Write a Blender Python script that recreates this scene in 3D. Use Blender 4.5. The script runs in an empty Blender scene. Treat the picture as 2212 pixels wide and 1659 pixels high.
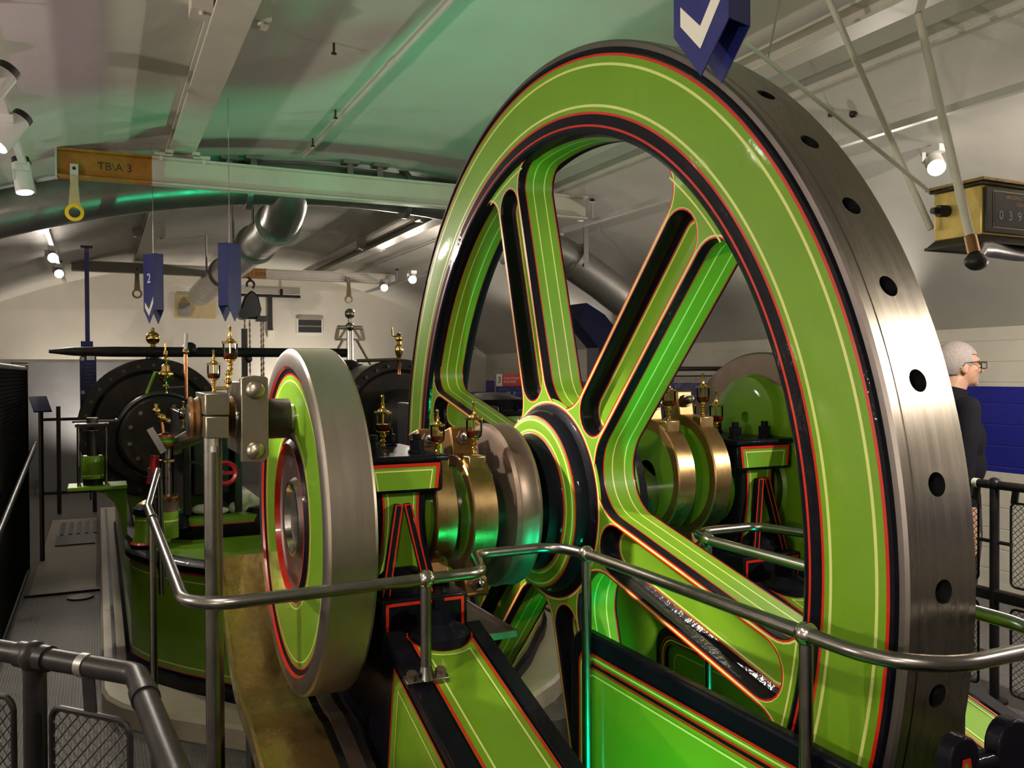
import bpy, bmesh, math, random
from mathutils import Vector, Matrix, Euler
random.seed(7)
PI = math.pi
scn = bpy.context.scene
COL = scn.collection

# ------------------------------------------------------------ camera
CAM = Vector((0.0, 0.0, 1.6))
cd = bpy.data.cameras.new('camera'); cam = bpy.data.objects.new('camera', cd); COL.objects.link(cam)
RIGHT = Vector((0.90393, -0.42764, -0.00538)); DOWN = Vector((-0.00992, -0.00837, -0.99992)); FWD = Vector((0.42756, 0.90391, -0.01181))
m = Matrix((RIGHT, -DOWN, -FWD)).transposed().to_4x4(); m.translation = CAM
cam.matrix_world = m
cd.sensor_width = 36.0; cd.lens = 36.0 * 1890 / 2212; cd.clip_start = 0.02; cd.clip_end = 100
scn.camera = cam
scn.view_settings.view_transform = 'Standard'; scn.view_settings.look = 'None'
scn.view_settings.gamma = 1.0; scn.view_settings.use_curve_mapping = False
scn.view_settings.exposure = 0.72
scn.cycles.use_denoising = True
scn.cycles.use_adaptive_sampling = True; scn.cycles.adaptive_threshold = 0.06; scn.cycles.adaptive_min_samples = 16
scn.cycles.max_bounces = 5; scn.cycles.diffuse_bounces = 3; scn.cycles.glossy_bounces = 3; scn.cycles.transmission_bounces = 3; scn.cycles.transparent_max_bounces = 12
scn.cycles.caustics_reflective = False; scn.cycles.caustics_refractive = False
scn.cycles.sample_clamp_indirect = 4.0; scn.cycles.blur_glossy = 1.0

# ------------------------------------------------------------ world: a sealed vault, no daylight
w = bpy.data.worlds.new('vault_world'); scn.world = w; w.use_nodes = True
w.node_tree.nodes['Background'].inputs[0].default_value = (0.02, 0.02, 0.022, 1)

# ------------------------------------------------------------ lamps of the room (track spotlights, coloured uplights and added fill lamps)
WARM = (1.0, 0.89, 0.75)
TL, TR, TZ = -0.37, 3.55, 2.70          # left and right lighting tracks
# (x, y, target, watts, cone degrees, label)
SPOTS = [
 (TL, 3.95, (-1.7, 3.4, 0.4), 26, 80, 'white cylindrical track spotlight at the upper left picture corner'),
 (TL, 4.62, (-1.5, 4.0, 0.9), 26, 80, 'white can spotlight with black back cap hanging left of the yellow lifting eye'),
 (TL, 5.65, (-0.1, 5.3, 0.4), 24, 60, 'boxy white spotlight lowest on the left track before the big duct'),
 (TL, 7.30, (0.5, 2.6, 1.2), 48, 55, 'brightest glaring spotlight on the left track beyond the big duct'),
 (TL, 9.10, (0.3, 4.0, 1.1), 40, 60, 'middle glaring spotlight on the far left track'),
 (TL, 10.50, (0.3, 5.0, 1.2), 40, 60, 'farthest glaring spotlight on the left track'),
 (TL, 3.10, (1.25, 2.15, 1.02), 240, 30, 'white track spotlight just outside the left picture edge, turned to the hub'),
 (TL, 1.30, (0.9, 2.0, 0.9), 24, 60, 'white track spotlight on the left track beside the crank'),
 (TL, -0.60, (0.9, 1.7, 0.7), 40, 45, 'white track spotlight on the left track behind the viewer'),
 (TR, -0.35, (1.45, 1.9, 1.3), 170, 42, 'white track spotlight on the right track behind the viewer'),
 (4.0, 3.23, (2.4, 1.3, 0.9), 40, 60, 'lit white spotlight above the brass counter box'),
 (TR, 6.60, (5.6, 7.6, 1.6), 85, 125, 'white spotlight seen through the flywheel with its lens towards the left'),
 (TR, 7.60, (2.2, 12.0, 2.3), 75, 100, 'white spotlight behind the upper right spoke of the flywheel'),
 (3.28, 9.60, (1.8, 4.6, 1.0), 44, 70, 'glaring spotlight nearest the flywheel rim on the far right track'),
 (3.25, 10.60, (2.0, 6.0, 1.0), 44, 70, 'glaring spotlight farther left on the far right track'),
 (TR, 1.20, (5.9, 3.4, 1.3), 210, 110, 'added fill spotlight turned to the right wall beyond the picture edge'),  # this and the next: unseen lamps added to bounce light off the right wall
 (TR, -2.20, (5.9, -2.0, 1.5), 30, 130, 'rearmost added fill spotlight turned to the right wall'),
 (TL, 0.40, (-2.4, 0.8, 1.6), 80, 140, 'added fill spotlight turned to the left wall behind the viewer'),  # this and the next: unseen wall washers added for bounce from the left
 (TL, -2.40, (-2.4, -2.2, 1.6), 80, 140, 'rearmost added fill spotlight turned to the left wall'),
 (-0.60, 5.20, (-2.4, 5.6, 1.4), 90, 140, 'added fill spotlight off the track, turned to the left wall over the dark screen'),  # hangs beside the track, added to fill from the left wall
]
def aim(o, d):
    o.rotation_euler = Vector(d).to_track_quat('-Z', 'Y').to_euler()
def spot_light(name, loc, d, watts, cone, col, blend=0.6, size=0.04):
    l = bpy.data.lights.new(name, 'SPOT'); l.energy = watts; l.color = col; l.spot_size = math.radians(cone); l.spot_blend = blend; l.shadow_soft_size = size
    o = bpy.data.objects.new(name, l); COL.objects.link(o); o.location = loc; aim(o, d)
    return o
GREEN = (0.0, 1.0, 0.42)
# (x, y, z, target, watts, cone, colour, label)
UPLIGHTS = [
 (0.950, 1.12, 0.16, (1.08, 3.3, 2.7), 34, 80, GREEN, 'green floor uplight in the pit beside the flywheel guard plate'),
 (1.60, 1.32, 0.30, (1.05, 3.4, 2.7), 20, 80, GREEN, 'green floor uplight between the flywheel and the far bed plate'),
 (1.52, 3.25, 0.08, (0.95, 4.6, 3.0), 58, 88, GREEN, 'green floor uplight in the pit behind the flywheel hub'),
 (-1.20, 3.00, 0.10, (-0.6, 4.6, 2.9), 20, 100, (1.0, 0.45, 0.95), 'added violet fill uplight beyond the left walkway fence'),  # unseen lamp added for the pink tint on the left vault
 (-0.10, 12.55, 0.55, (0.0, 13.5, 1.9), 70, 130, WARM, 'warm wall washer at the far wall behind the large dark cylinder'),
 (2.75, 12.55, 0.75, (2.8, 13.5, 1.9), 70, 130, WARM, 'warm wall washer at the far wall below the louvre vent'),
 (-2.25, -1.0, 1.80, (1.75, -0.5, 3.2), 90, 130, WARM, 'added vault fill light on the left wall behind the viewer'),  # left wall set added to brighten the vault, no such fixtures seen
 (-2.25, 2.6, 1.80, (1.75, 3.0, 3.2), 90, 130, WARM, 'added vault fill light on the left wall beside the crank'),
 (-2.25, 6.5, 1.80, (1.75, 6.8, 3.2), 90, 130, WARM, 'added vault fill light on the left wall beyond the dark screen'),
 (5.75, -1.0, 1.80, (1.75, -0.5, 3.2), 25, 130, WARM, 'added vault fill light on the right wall behind the viewer'),  # right wall set, likewise added as fill for the vault
 (5.75, 2.0, 1.80, (1.75, 2.4, 3.2), 60, 130, WARM, 'added vault fill light on the right wall at the picture edge'),
 (5.75, 5.0, 1.80, (1.75, 5.4, 3.2), 70, 130, WARM, 'added vault fill light on the right wall hidden behind the flywheel rim'),
 (5.75, 9.5, 1.80, (1.75, 9.2, 3.2), 70, 130, WARM, 'added vault fill light on the right wall far behind the flywheel spokes'),

]

# ------------------------------------------------------------ materials
MATS = {}
def mat(key, base, rough=0.5, metal=0.0, coat=0.0, bump=None, vary=0.0, vscale=3.0, spec=0.5, emit=None, dirt=None, aniso=0.0, stretch=None, rvary=0.0):
    mt = bpy.data.materials.new(key); mt.use_nodes = True; MATS[key] = mt
    nt = mt.node_tree; b = nt.nodes['Principled BSDF']
    b.inputs['Base Color'].default_value = (*base, 1); b.inputs['Roughness'].default_value = rough; b.inputs['Metallic'].default_value = metal
    b.inputs['Specular IOR Level'].default_value = spec
    b.inputs['Coat Weight'].default_value = coat; b.inputs['Coat Roughness'].default_value = 0.07
    b.inputs['Anisotropic'].default_value = aniso
    tc = nt.nodes.new('ShaderNodeTexCoord')
    src = tc.outputs['Object']
    if stretch:
        mp = nt.nodes.new('ShaderNodeMapping'); mp.inputs['Scale'].default_value = stretch; nt.links.new(src, mp.inputs[0]); src = mp.outputs[0]
    if vary or dirt or rvary:
        n = nt.nodes.new('ShaderNodeTexNoise'); n.inputs['Scale'].default_value = vscale; n.inputs['Detail'].default_value = 5; n.inputs['Roughness'].default_value = 0.65
        nt.links.new(src, n.inputs['Vector'])
        if vary or dirt:
            mx = nt.nodes.new('ShaderNodeMix'); mx.data_type = 'RGBA'
            c2 = dirt if dirt else tuple(max(0, c * (1 - vary)) for c in base)
            mx.inputs['A'].default_value = (*base, 1); mx.inputs['B'].default_value = (*c2, 1)
            rp = nt.nodes.new('ShaderNodeMapRange'); rp.inputs['From Min'].default_value = 0.45 if dirt else 0.3; rp.inputs['From Max'].default_value = 0.75 if dirt else 0.7
            nt.links.new(n.outputs[0], rp.inputs[0]); nt.links.new(rp.outputs[0], mx.inputs['Factor']); nt.links.new(mx.outputs['Result'], b.inputs['Base Color'])
        if rvary:
            rr = nt.nodes.new('ShaderNodeMapRange'); rr.inputs['From Min'].default_value = 0.3; rr.inputs['From Max'].default_value = 0.7
            rr.inputs['To Min'].default_value = max(0.02, rough - rvary); rr.inputs['To Max'].default_value = min(1, rough + rvary)
            nt.links.new(n.outputs[0], rr.inputs[0]); nt.links.new(rr.outputs[0], b.inputs['Roughness'])
    if bump:
        n2 = nt.nodes.new('ShaderNodeTexNoise'); n2.inputs['Scale'].default_value = bump[0]; n2.inputs['Detail'].default_value = 3
        nt.links.new(src, n2.inputs['Vector'])
        bp = nt.nodes.new('ShaderNodeBump'); bp.inputs['Strength'].default_value = bump[1]; bp.inputs['Distance'].default_value = bump[2] if len(bump) > 2 else 0.004
        nt.links.new(n2.outputs[0], bp.inputs['Height']); nt.links.new(bp.outputs[0], b.inputs['Normal'])
        if coat: nt.links.new(bp.outputs[0], b.inputs['Coat Normal'])
    if emit:
        b.inputs['Emission Color'].default_value = (*emit[0], 1); b.inputs['Emission Strength'].default_value = emit[1]
    return mt
mat('green', (0.178, 0.37, 0.016), 0.45, coat=0.38, spec=0.3, bump=(45, 0.045, 0.004), vary=0.10, vscale=4)
mat('black', (0.004, 0.004, 0.009), 0.5, coat=0.24, spec=0.08, bump=(60, 0.20, 0.004))
mat('red', (0.62, 0.022, 0.008), 0.3, coat=0.4)
mat('cream', (0.72, 0.78, 0.25), 0.35, coat=0.3)
mat('steel', (0.58, 0.52, 0.44), 0.36, 1.0, stretch=(30, 1.5, 1.5), vscale=2.0, rvary=0.04, vary=0.05)
mat('steel_tread', (0.29, 0.26, 0.22), 0.27, 1.0, stretch=(30, 1.5, 1.5), vscale=2.0, rvary=0.03, vary=0.04)
mat('steel_edge', (0.27, 0.235, 0.225), 0.42, 1.0, vary=0.15, vscale=8)
mat('steel_bright', (0.55, 0.53, 0.50), 0.2, 1.0, vary=0.15, vscale=12, bump=(90, 0.03, 0.001))
mat('pipe_steel', (0.33, 0.315, 0.30), 0.27, 1.0, vary=0.3, vscale=25, bump=(60, 0.06, 0.001))
mat('iron_brown', (0.22, 0.155, 0.125), 0.4, 0.75, vary=0.3, vscale=9)
mat('iron_dark', (0.035, 0.034, 0.036), 0.38, 0.4, vary=0.35, vscale=7, dirt=(0.075, 0.05, 0.035), bump=(30, 0.12, 0.004))
mat('brass', (0.80, 0.52, 0.16), 0.14, 1.0, vary=0.2, vscale=20)
mat('brass_worn', (0.62, 0.42, 0.19), 0.27, 1.0, vary=0.4, vscale=9, rvary=0.1)
mat('brass_case', (0.80, 0.60, 0.20), 0.36, 0.75, vary=0.25, vscale=14)
mat('bronze', (0.40, 0.215, 0.09), 0.36, 0.85, vary=0.35, vscale=10)
mat('brass_sheet', (0.55, 0.39, 0.14), 0.30, 0.9, dirt=(0.24, 0.17, 0.08), vscale=6, bump=(9, 0.35, 0.02), rvary=0.12)
mat('nickel', (0.50, 0.46, 0.36), 0.33, 1.0, vary=0.2, vscale=14, rvary=0.06)
mat('copper', (0.60, 0.25, 0.12), 0.25, 1.0)
mat('vault_white', (0.76, 0.735, 0.67), 0.62, bump=(6, 0.22, 0.015), vary=0.10, vscale=1.4)
mat('wall_white', (0.74, 0.70, 0.62), 0.55, vary=0.10, vscale=2.5, bump=(12, 0.3, 0.01))
mat('wall_grey', (0.22, 0.22, 0.23), 0.5, vary=0.2, vscale=3)
mat('beam_white', (0.70, 0.66, 0.58), 0.42, vary=0.12, vscale=5)
mat('beam_orange', (0.52, 0.22, 0.03), 0.5, vary=0.35, vscale=12)
mat('white_metal', (0.74, 0.73, 0.70), 0.4)
mat('cap_black', (0.012, 0.012, 0.013), 0.45)
mat('yellow', (0.85, 0.55, 0.01), 0.4)
mat('worn_yellow', (0.62, 0.47, 0.24), 0.5, dirt=(0.45, 0.40, 0.32), vscale=25)
mat('blue', (0.010, 0.014, 0.075), 0.35, vary=0.15, vscale=5)
mat('sign_blue', (0.016, 0.024, 0.17), 0.28, coat=0.25)
mat('sign_white', (0.82, 0.80, 0.72), 0.5)
mat('sign_red', (0.62, 0.03, 0.03), 0.4)
mat('galv', (0.44, 0.43, 0.41), 0.36, 0.85, vary=0.25, vscale=8, rvary=0.08)
mat('floor_grey', (0.19, 0.18, 0.18), 0.45, vary=0.25, vscale=5)
mat('floor_lit', (0.50, 0.46, 0.40), 0.5, vary=0.2, vscale=3)  # floor colour with the lamplight on it put in
mat('plinth', (0.72, 0.64, 0.50), 0.35, vary=0.15, vscale=5)
mat('fence_black', (0.010, 0.009, 0.012), 0.40, coat=0.0, spec=0.28, dirt=(0.03, 0.022, 0.02), vscale=14, bump=(50, 0.15, 0.003))
mat('mesh_dark', (0.03, 0.022, 0.022), 0.45)
mat('cloth_white', (0.72, 0.68, 0.60), 0.8)
mat('red_paint', (0.45, 0.012, 0.02), 0.3, coat=0.5)
mat('oil', (0.16, 0.012, 0.004), 0.08, spec=0.6)
mat('counter_dark', (0.05, 0.045, 0.04), 0.35, 0.3)
mat('plate_dark', (0.012, 0.013, 0.016), 0.4)
mat('gold_print', (0.62, 0.40, 0.20), 0.4)
mat('digit_print', (0.45, 0.45, 0.46), 0.4)
mat('stencil', (0.05, 0.03, 0.012), 0.6)
mat('lamp_lens', (1, 1, 1), 0.4, emit=((1.0, 0.92, 0.80), 22))
mat('lens_off', (0.8, 0.8, 0.8), 0.3, emit=((1.0, 0.92, 0.80), 2.5))
mat('led_green', (0.1, 0.8, 0.4), 0.4, emit=((0.0, 1.0, 0.35), 6))
mat('led_violet', (0.8, 0.3, 0.8), 0.4, emit=((1.0, 0.4, 0.9), 3))
mat('skin', (0.52, 0.29, 0.20), 0.5, vary=0.12, vscale=25)
mat('hair_grey', (0.38, 0.33, 0.32), 0.7, vary=0.3, vscale=70, bump=(220, 0.6, 0.003))
mat('jacket', (0.006, 0.0065, 0.011), 0.85, spec=0.2, bump=(35, 0.3, 0.006))
mat('trousers', (0.02, 0.02, 0.022), 0.85)
mat('shoe', (0.015, 0.012, 0.01), 0.4)
mat('frame_dark', (0.03, 0.015, 0.01), 0.3)
mat('concrete', (0.26, 0.25, 0.24), 0.7, vary=0.2, vscale=2)
mat('roof_red', (0.25, 0.05, 0.03), 0.6)
mat('door_dark', (0.10, 0.095, 0.085), 0.6)
for k_ in ('lamp_lens', 'lens_off', 'led_green', 'led_violet'): MATS[k_].cycles.emission_sampling = 'NONE'
def glass_mat():
    mt = bpy.data.materials.new('glass'); mt.use_nodes = True; MATS['glass'] = mt
    nt = mt.node_tree; nt.nodes.clear()
    o = nt.nodes.new('ShaderNodeOutputMaterial'); mx = nt.nodes.new('ShaderNodeMixShader'); t = nt.nodes.new('ShaderNodeBsdfTransparent'); g = nt.nodes.new('ShaderNodeBsdfGlossy'); f = nt.nodes.new('ShaderNodeLayerWeight')
    t.inputs[0].default_value = (0.93, 0.93, 0.90, 1); g.inputs['Roughness'].default_value = 0.04; f.inputs[0].default_value = 0.25
    nt.links.new(f.outputs['Fresnel'], mx.inputs[0]); nt.links.new(t.outputs[0], mx.inputs[1]); nt.links.new(g.outputs[0], mx.inputs[2]); nt.links.new(mx.outputs[0], o.inputs[0])
glass_mat()
def brick_bump(key, scale, strength, dist, rot=None):
    """painted brickwork: courses show only as faint relief under the paint"""
    nt = MATS[key].node_tree; b = nt.nodes['Principled BSDF']; tc = nt.nodes.new('ShaderNodeTexCoord'); mp = nt.nodes.new('ShaderNodeMapping')
    if rot: mp.inputs['Rotation'].default_value = rot
    br = nt.nodes.new('ShaderNodeTexBrick'); br.inputs['Scale'].default_value = scale; br.inputs['Mortar Size'].default_value = 0.02; br.inputs['Mortar Smooth'].default_value = 0.6
    br.inputs['Color1'].default_value = (1, 1, 1, 1); br.inputs['Color2'].default_value = (0.8, 0.8, 0.8, 1); br.inputs['Mortar'].default_value = (0, 0, 0, 1)
    nt.links.new(tc.outputs['Object'], mp.inputs[0]); nt.links.new(mp.outputs[0], br.inputs[0])
    old = b.inputs['Normal'].links[0].from_node if b.inputs['Normal'].links else None
    bp = nt.nodes.new('ShaderNodeBump'); bp.inputs['Strength'].default_value = strength; bp.inputs['Distance'].default_value = dist
    nt.links.new(br.outputs['Color'], bp.inputs['Height'])
    if old: nt.links.new(old.outputs[0], bp.inputs['Normal'])
    nt.links.new(bp.outputs[0], b.inputs['Normal'])
mat('wall_brick', (0.74, 0.70, 0.62), 0.5, vary=0.08, vscale=2.5, bump=(25, 0.4, 0.008)); brick_bump('wall_brick', 3.3, 0.5, 0.012, (PI/2, 0, PI/2))
mat('blue_brick', (0.022, 0.025, 0.30), 0.25, coat=0.4, bump=(25, 0.5, 0.008)); brick_bump('blue_brick', 3.3, 0.6, 0.012, (PI/2, 0, PI/2))
def tread_floor():
    nt = MATS['floor_grey'].node_tree; b = nt.nodes['Principled BSDF']; tc = nt.nodes.new('ShaderNodeTexCoord')
    wv = nt.nodes.new('ShaderNodeTexWave'); wv.wave_type = 'BANDS'; wv.bands_direction = 'Y'; wv.inputs['Scale'].default_value = 22; wv.inputs['Distortion'].default_value = 0.3
    w2 = nt.nodes.new('ShaderNodeTexWave'); w2.wave_type = 'BANDS'; w2.bands_direction = 'X'; w2.inputs['Scale'].default_value = 22
    ml = nt.nodes.new('ShaderNodeMath'); ml.operation = 'MULTIPLY'
    for n in (wv, w2): nt.links.new(tc.outputs['Object'], n.inputs['Vector'])
    nt.links.new(wv.outputs[1], ml.inputs[0]); nt.links.new(w2.outputs[1], ml.inputs[1])
    bp = nt.nodes.new('ShaderNodeBump'); bp.inputs['Strength'].default_value = 0.7; bp.inputs['Distance'].default_value = 0.006
    nt.links.new(ml.outputs[0], bp.inputs['Height']); nt.links.new(bp.outputs[0], b.inputs['Normal'])
tread_floor()

# ------------------------------------------------------------ mesh builder
class MB:
    def __init__(self): self.v = []; self.f = []; self.k = []
    def add(self, vs, fs, key):
        o = len(self.v); self.v += [Vector(p) for p in vs]
        for f in fs: self.f.append([i + o for i in f]); self.k.append(key)
        return self
    def box(self, a, b, key):
        x0, y0, z0 = [min(p, q) for p, q in zip(a, b)]; x1, y1, z1 = [max(p, q) for p, q in zip(a, b)]
        vs = [(x0,y0,z0),(x1,y0,z0),(x1,y1,z0),(x0,y1,z0),(x0,y0,z1),(x1,y0,z1),(x1,y1,z1),(x0,y1,z1)]
        return self.add(vs, [(3,2,1,0),(4,5,6,7),(0,1,5,4),(1,2,6,5),(2,3,7,6),(3,0,4,7)], key)
    def obox(self, c, ax, ay, az, hx, hy, hz, key):
        c = Vector(c); ax, ay, az = [Vector(q).normalized() for q in (ax, ay, az)]
        vs = [c + ax*(sx*hx) + ay*(sy*hy) + az*(sz*hz) for sz in (-1,1) for sx, sy in ((-1,-1),(1,-1),(1,1),(-1,1))]
        return self.add(vs, [(3,2,1,0),(4,5,6,7),(0,1,5,4),(1,2,6,5),(2,3,7,6),(3,0,4,7)], key)
    def bar(self, p, q, w, h, key, up=(0,0,1)):
        p, q = Vector(p), Vector(q); d = q - p; az = d.normalized(); u = Vector(up)
        if abs(az.dot(u)) > 0.99: u = Vector((0,1,0))
        ax = az.cross(u).normalized(); ay = ax.cross(az)
        return self.obox((p+q)/2, ax, ay, az, w/2, h/2, d.length/2, key)
    def lathe(self, prof, key=None, c=(0,0,0), axis='Z', seg=48, a0=0.0, a1=2*PI):
        """prof: list of (along, radius[, key of the segment that starts here])"""
        c = Vector(c); full = abs(a1 - a0 - 2*PI) < 1e-6; n = seg if full else seg + 1
        def P(h, r, t):
            if axis == 'Z': return c + Vector((r*math.cos(t), r*math.sin(t), h))
            if axis == 'X': return c + Vector((h, -r*math.cos(t), r*math.sin(t)))
            return c + Vector((r*math.cos(t), h, r*math.sin(t)))
        o = len(self.v)
        for p in prof:
            for i in range(n): self.v.append(P(p[0], p[1], a0 + (a1-a0)*i/seg))
        for j in range(len(prof)-1):
            kk = prof[j][2] if len(prof[j]) > 2 else key
            if kk is None: continue
            for i in range(seg):
                i2 = (i+1) % n
                self.f.append([o+j*n+i, o+j*n+i2, o+(j+1)*n+i2, o+(j+1)*n+i]); self.k.append(kk)
        return self
    def disc_cap(self, c, r, axis, key, seg=32):
        return self.lathe([(0, 0.0), (0, r)], key, c, axis, seg)
    def cyl(self, p, q, r, key, seg=16, r2=None, caps=True):
        p, q = Vector(p), Vector(q); d = (q-p).normalized(); u = Vector((0,0,1)) if abs(d.z) < 0.95 else Vector((1,0,0))
        a = d.cross(u).normalized(); b = d.cross(a); r2 = r if r2 is None else r2
        vs = [p + (a*math.cos(2*PI*i/seg) + b*math.sin(2*PI*i/seg))*r for i in range(seg)] + [q + (a*math.cos(2*PI*i/seg) + b*math.sin(2*PI*i/seg))*r2 for i in range(seg)]
        fs = [(i, (i+1) % seg, seg+(i+1) % seg, seg+i) for i in range(seg)]
        if caps: fs += [tuple(range(seg-1,-1,-1)), tuple(range(seg, 2*seg))]
        return self.add(vs, fs, key)
    def tube(self, pts, r, key, seg=14, closed=False, caps=True):
        pts = [Vector(p) for p in pts]; n = len(pts); rs = r if isinstance(r, (list, tuple)) else [r]*n
        tan = []
        for i in range(n):
            a = pts[(i-1) % n] if (closed or i) else pts[0]; b = pts[(i+1) % n] if (closed or i < n-1) else pts[-1]
            tan.append((b-a).normalized())
        u = Vector((0,0,1)) if abs(tan[0].z) < 0.9 else Vector((1,0,0)); nrm = (u - tan[0]*u.dot(tan[0])).normalized()
        o = len(self.v)
        for i in range(n):
            nrm = (nrm - tan[i]*nrm.dot(tan[i])).normalized(); bn = tan[i].cross(nrm)
            for k in range(seg): self.v.append(pts[i] + (nrm*math.cos(2*PI*k/seg) + bn*math.sin(2*PI*k/seg))*rs[i])
        for i in range(n if closed else n-1):
            j = (i+1) % n
            for k in range(seg):
                k2 = (k+1) % seg; self.f.append([o+i*seg+k, o+i*seg+k2, o+j*seg+k2, o+j*seg+k]); self.k.append(key)
        if caps and not closed:
            self.f.append([o+k for k in range(seg-1,-1,-1)]); self.k.append(key); self.f.append([o+(n-1)*seg+k for k in range(seg)]); self.k.append(key)
        return self
    def ball(self, c, r, key, seg=18, rings=10, s=(1,1,1)):
        c = Vector(c); o = len(self.v); self.v.append(c + Vector((0,0,-r*s[2])))
        for j in range(1, rings):
            t = -PI/2 + PI*j/rings
            for i in range(seg): self.v.append(c + Vector((r*s[0]*math.cos(t)*math.cos(2*PI*i/seg), r*s[1]*math.cos(t)*math.sin(2*PI*i/seg), r*s[2]*math.sin(t))))
        self.v.append(c + Vector((0,0,r*s[2]))); top = len(self.v)-1
        for i in range(seg):
            i2 = (i+1) % seg
            self.f.append([o, o+1+i2, o+1+i]); self.k.append(key)
            for j in range(rings-2): self.f.append([o+1+j*seg+i, o+1+j*seg+i2, o+1+(j+1)*seg+i2, o+1+(j+1)*seg+i]); self.k.append(key)
            self.f.append([top, o+1+(rings-2)*seg+i, o+1+(rings-2)*seg+i2]); self.k.append(key)
        return self
    def prism(self, poly, o, ex, ey, d0, d1, key, side=None):
        """poly in 2D (ex, ey), pushed from d0 to d1 along ex x ey; convex or concave"""
        o, ex, ey = Vector(o), Vector(ex).normalized(), Vector(ey).normalized(); ez = ex.cross(ey); n = len(poly)
        vs = [o + ex*p[0] + ey*p[1] + ez*d0 for p in poly] + [o + ex*p[0] + ey*p[1] + ez*d1 for p in poly]
        self.add(vs, [tuple(range(n-1,-1,-1)), tuple(range(n, 2*n))], key)
        off = len(self.v) - 2*n
        for i in range(n): self.f.append([off+i, off+(i+1) % n, off+n+(i+1) % n, off+n+i]); self.k.append(side or key)
        return self
    def strip(self, pts, normal, wd, key, closed=False, lift=0.0012):
        """a painted line: a thin flat ribbon following pts on a surface"""
        pts = [Vector(p) for p in pts]; nn = Vector(normal).normalized(); n = len(pts); vs = []
        for i in range(n):
            a = pts[(i-1) % n] if (closed or i) else pts[i]; b = pts[(i+1) % n] if (closed or i < n-1) else pts[i]
            d1 = (pts[i]-a); d2 = (b-pts[i])
            t1 = d1.normalized() if d1.length > 1e-9 else d2.normalized(); t2 = d2.normalized() if d2.length > 1e-9 else t1
            s1, s2 = nn.cross(t1), nn.cross(t2); s = (s1+s2)
            s = s.normalized() / max(0.35, s.normalized().dot(s1)) if s.length > 1e-6 else s1
            vs += [pts[i] + s*wd/2 + nn*lift, pts[i] - s*wd/2 + nn*lift]
        fs = [(2*i, 2*i+1, 2*((i+1) % n)+1, 2*((i+1) % n)) for i in range(n if closed else n-1)]
        return self.add(vs, fs, key)
    def xf(self, mtx):
        self.v = [mtx @ p for p in self.v]; return self
    def merge(self, other):
        o = len(self.v); self.v += [p.copy() for p in other.v]; self.f += [[i+o for i in f] for f in other.f]; self.k += other.k; return self
    def mesh(self, name, org=Vector((0,0,0)), ang=35, fix=True):
        me = bpy.data.meshes.new(name); me.from_pydata([tuple(p - org) for p in self.v], [], self.f)
        keys = []
        for k in self.k:
            if k not in keys: keys.append(k)
        for k in keys: me.materials.append(MATS[k])
        ix = {k: i for i, k in enumerate(keys)}
        me.polygons.foreach_set('material_index', [ix[k] for k in self.k])
        if fix:
            bm = bmesh.new(); bm.from_mesh(me); bmesh.ops.remove_doubles(bm, verts=bm.verts, dist=1e-5); bmesh.ops.recalc_face_normals(bm, faces=bm.faces); bm.to_mesh(me); bm.free()
        me.polygons.foreach_set('use_smooth', [True]*len(me.polygons))
        me.set_sharp_from_angle(angle=math.radians(ang)); me.update()
        return me
ORG = {}
def link(name, data, parent=None, loc=None):
    o = bpy.data.objects.new(name, data); COL.objects.link(o)
    if parent: o.parent = parent; ORG[o] = ORG[parent]
    if loc is not None: o.location = loc
    return o
def thing(name, label, cat, loc, group=None):
    o = link(name, None, None, loc); ORG[o] = Vector(loc); o.empty_display_size = 0.05
    o['label'] = label; o['category'] = cat
    if group: o['group'] = group
    return o
def bev(o, wd, seg=2):
    b = o.modifiers.new('bevel', 'BEVEL'); b.width = wd; b.segments = seg; b.limit_method = 'ANGLE'; b.angle_limit = math.radians(40); b.harden_normals = False
def part(name, mb, parent, label=None, bevel=0, ang=35):
    o = link(name, mb.mesh(name, ORG[parent], ang), parent)
    if label: o['label'] = label
    if bevel: bev(o, bevel)
    return o
def solo(name, mb, label, cat, loc, group=None, bevel=0, ang=35):
    loc = Vector(loc); o = link(name, mb.mesh(name, loc, ang), None, loc); ORG[o] = loc
    o['label'] = label; o['category'] = cat
    if group: o['group'] = group
    if bevel: bev(o, bevel)
    return o
def struct(name, mb, parent=None, ang=35):
    o = link(name, mb.mesh(name, ORG[parent] if parent else Vector((0,0,0)), ang, fix=False), parent)
    if not parent: o['kind'] = 'structure'; ORG[o] = Vector((0,0,0))
    return o
def dup(root, loc, label=None, rz=None, scale=None):
    r = root.copy(); COL.objects.link(r); r.location = loc
    if label: r['label'] = label
    if rz is not None: r.rotation_euler = (0, 0, rz)
    if scale is not None: r.scale = (scale,)*3
    for ch in root.children:
        c = ch.copy(); COL.objects.link(c); c.parent = r
        for g in ch.children:
            d = g.copy(); COL.objects.link(d); d.parent = c
    return r
def fillet(pts, rad, n=8):
    """round the corners of a 3D polyline"""
    pts = [Vector(p) for p in pts]; out = [pts[0]]
    for i in range(1, len(pts)-1):
        a, b, c = pts[i-1], pts[i], pts[i+1]; u, v = (a-b), (c-b); r = rad[i-1] if isinstance(rad, (list, tuple)) else rad
        ang = u.angle(v); t = min(r/math.tan(ang/2), u.length*0.49, v.length*0.49); r = t*math.tan(ang/2)
        u.normalize(); v.normalize(); cen = b + (u+v).normalized()*(r/math.sin(ang/2)); s = b+u*t - cen; e = b+v*t - cen
        w_ = s.angle(e)
        for k in range(n+1):
            q = k/n; out.append(cen + (s*math.sin((1-q)*w_) + e*math.sin(q*w_))/math.sin(w_) if w_ > 1e-4 else b)
    return out + [pts[-1]]
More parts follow.
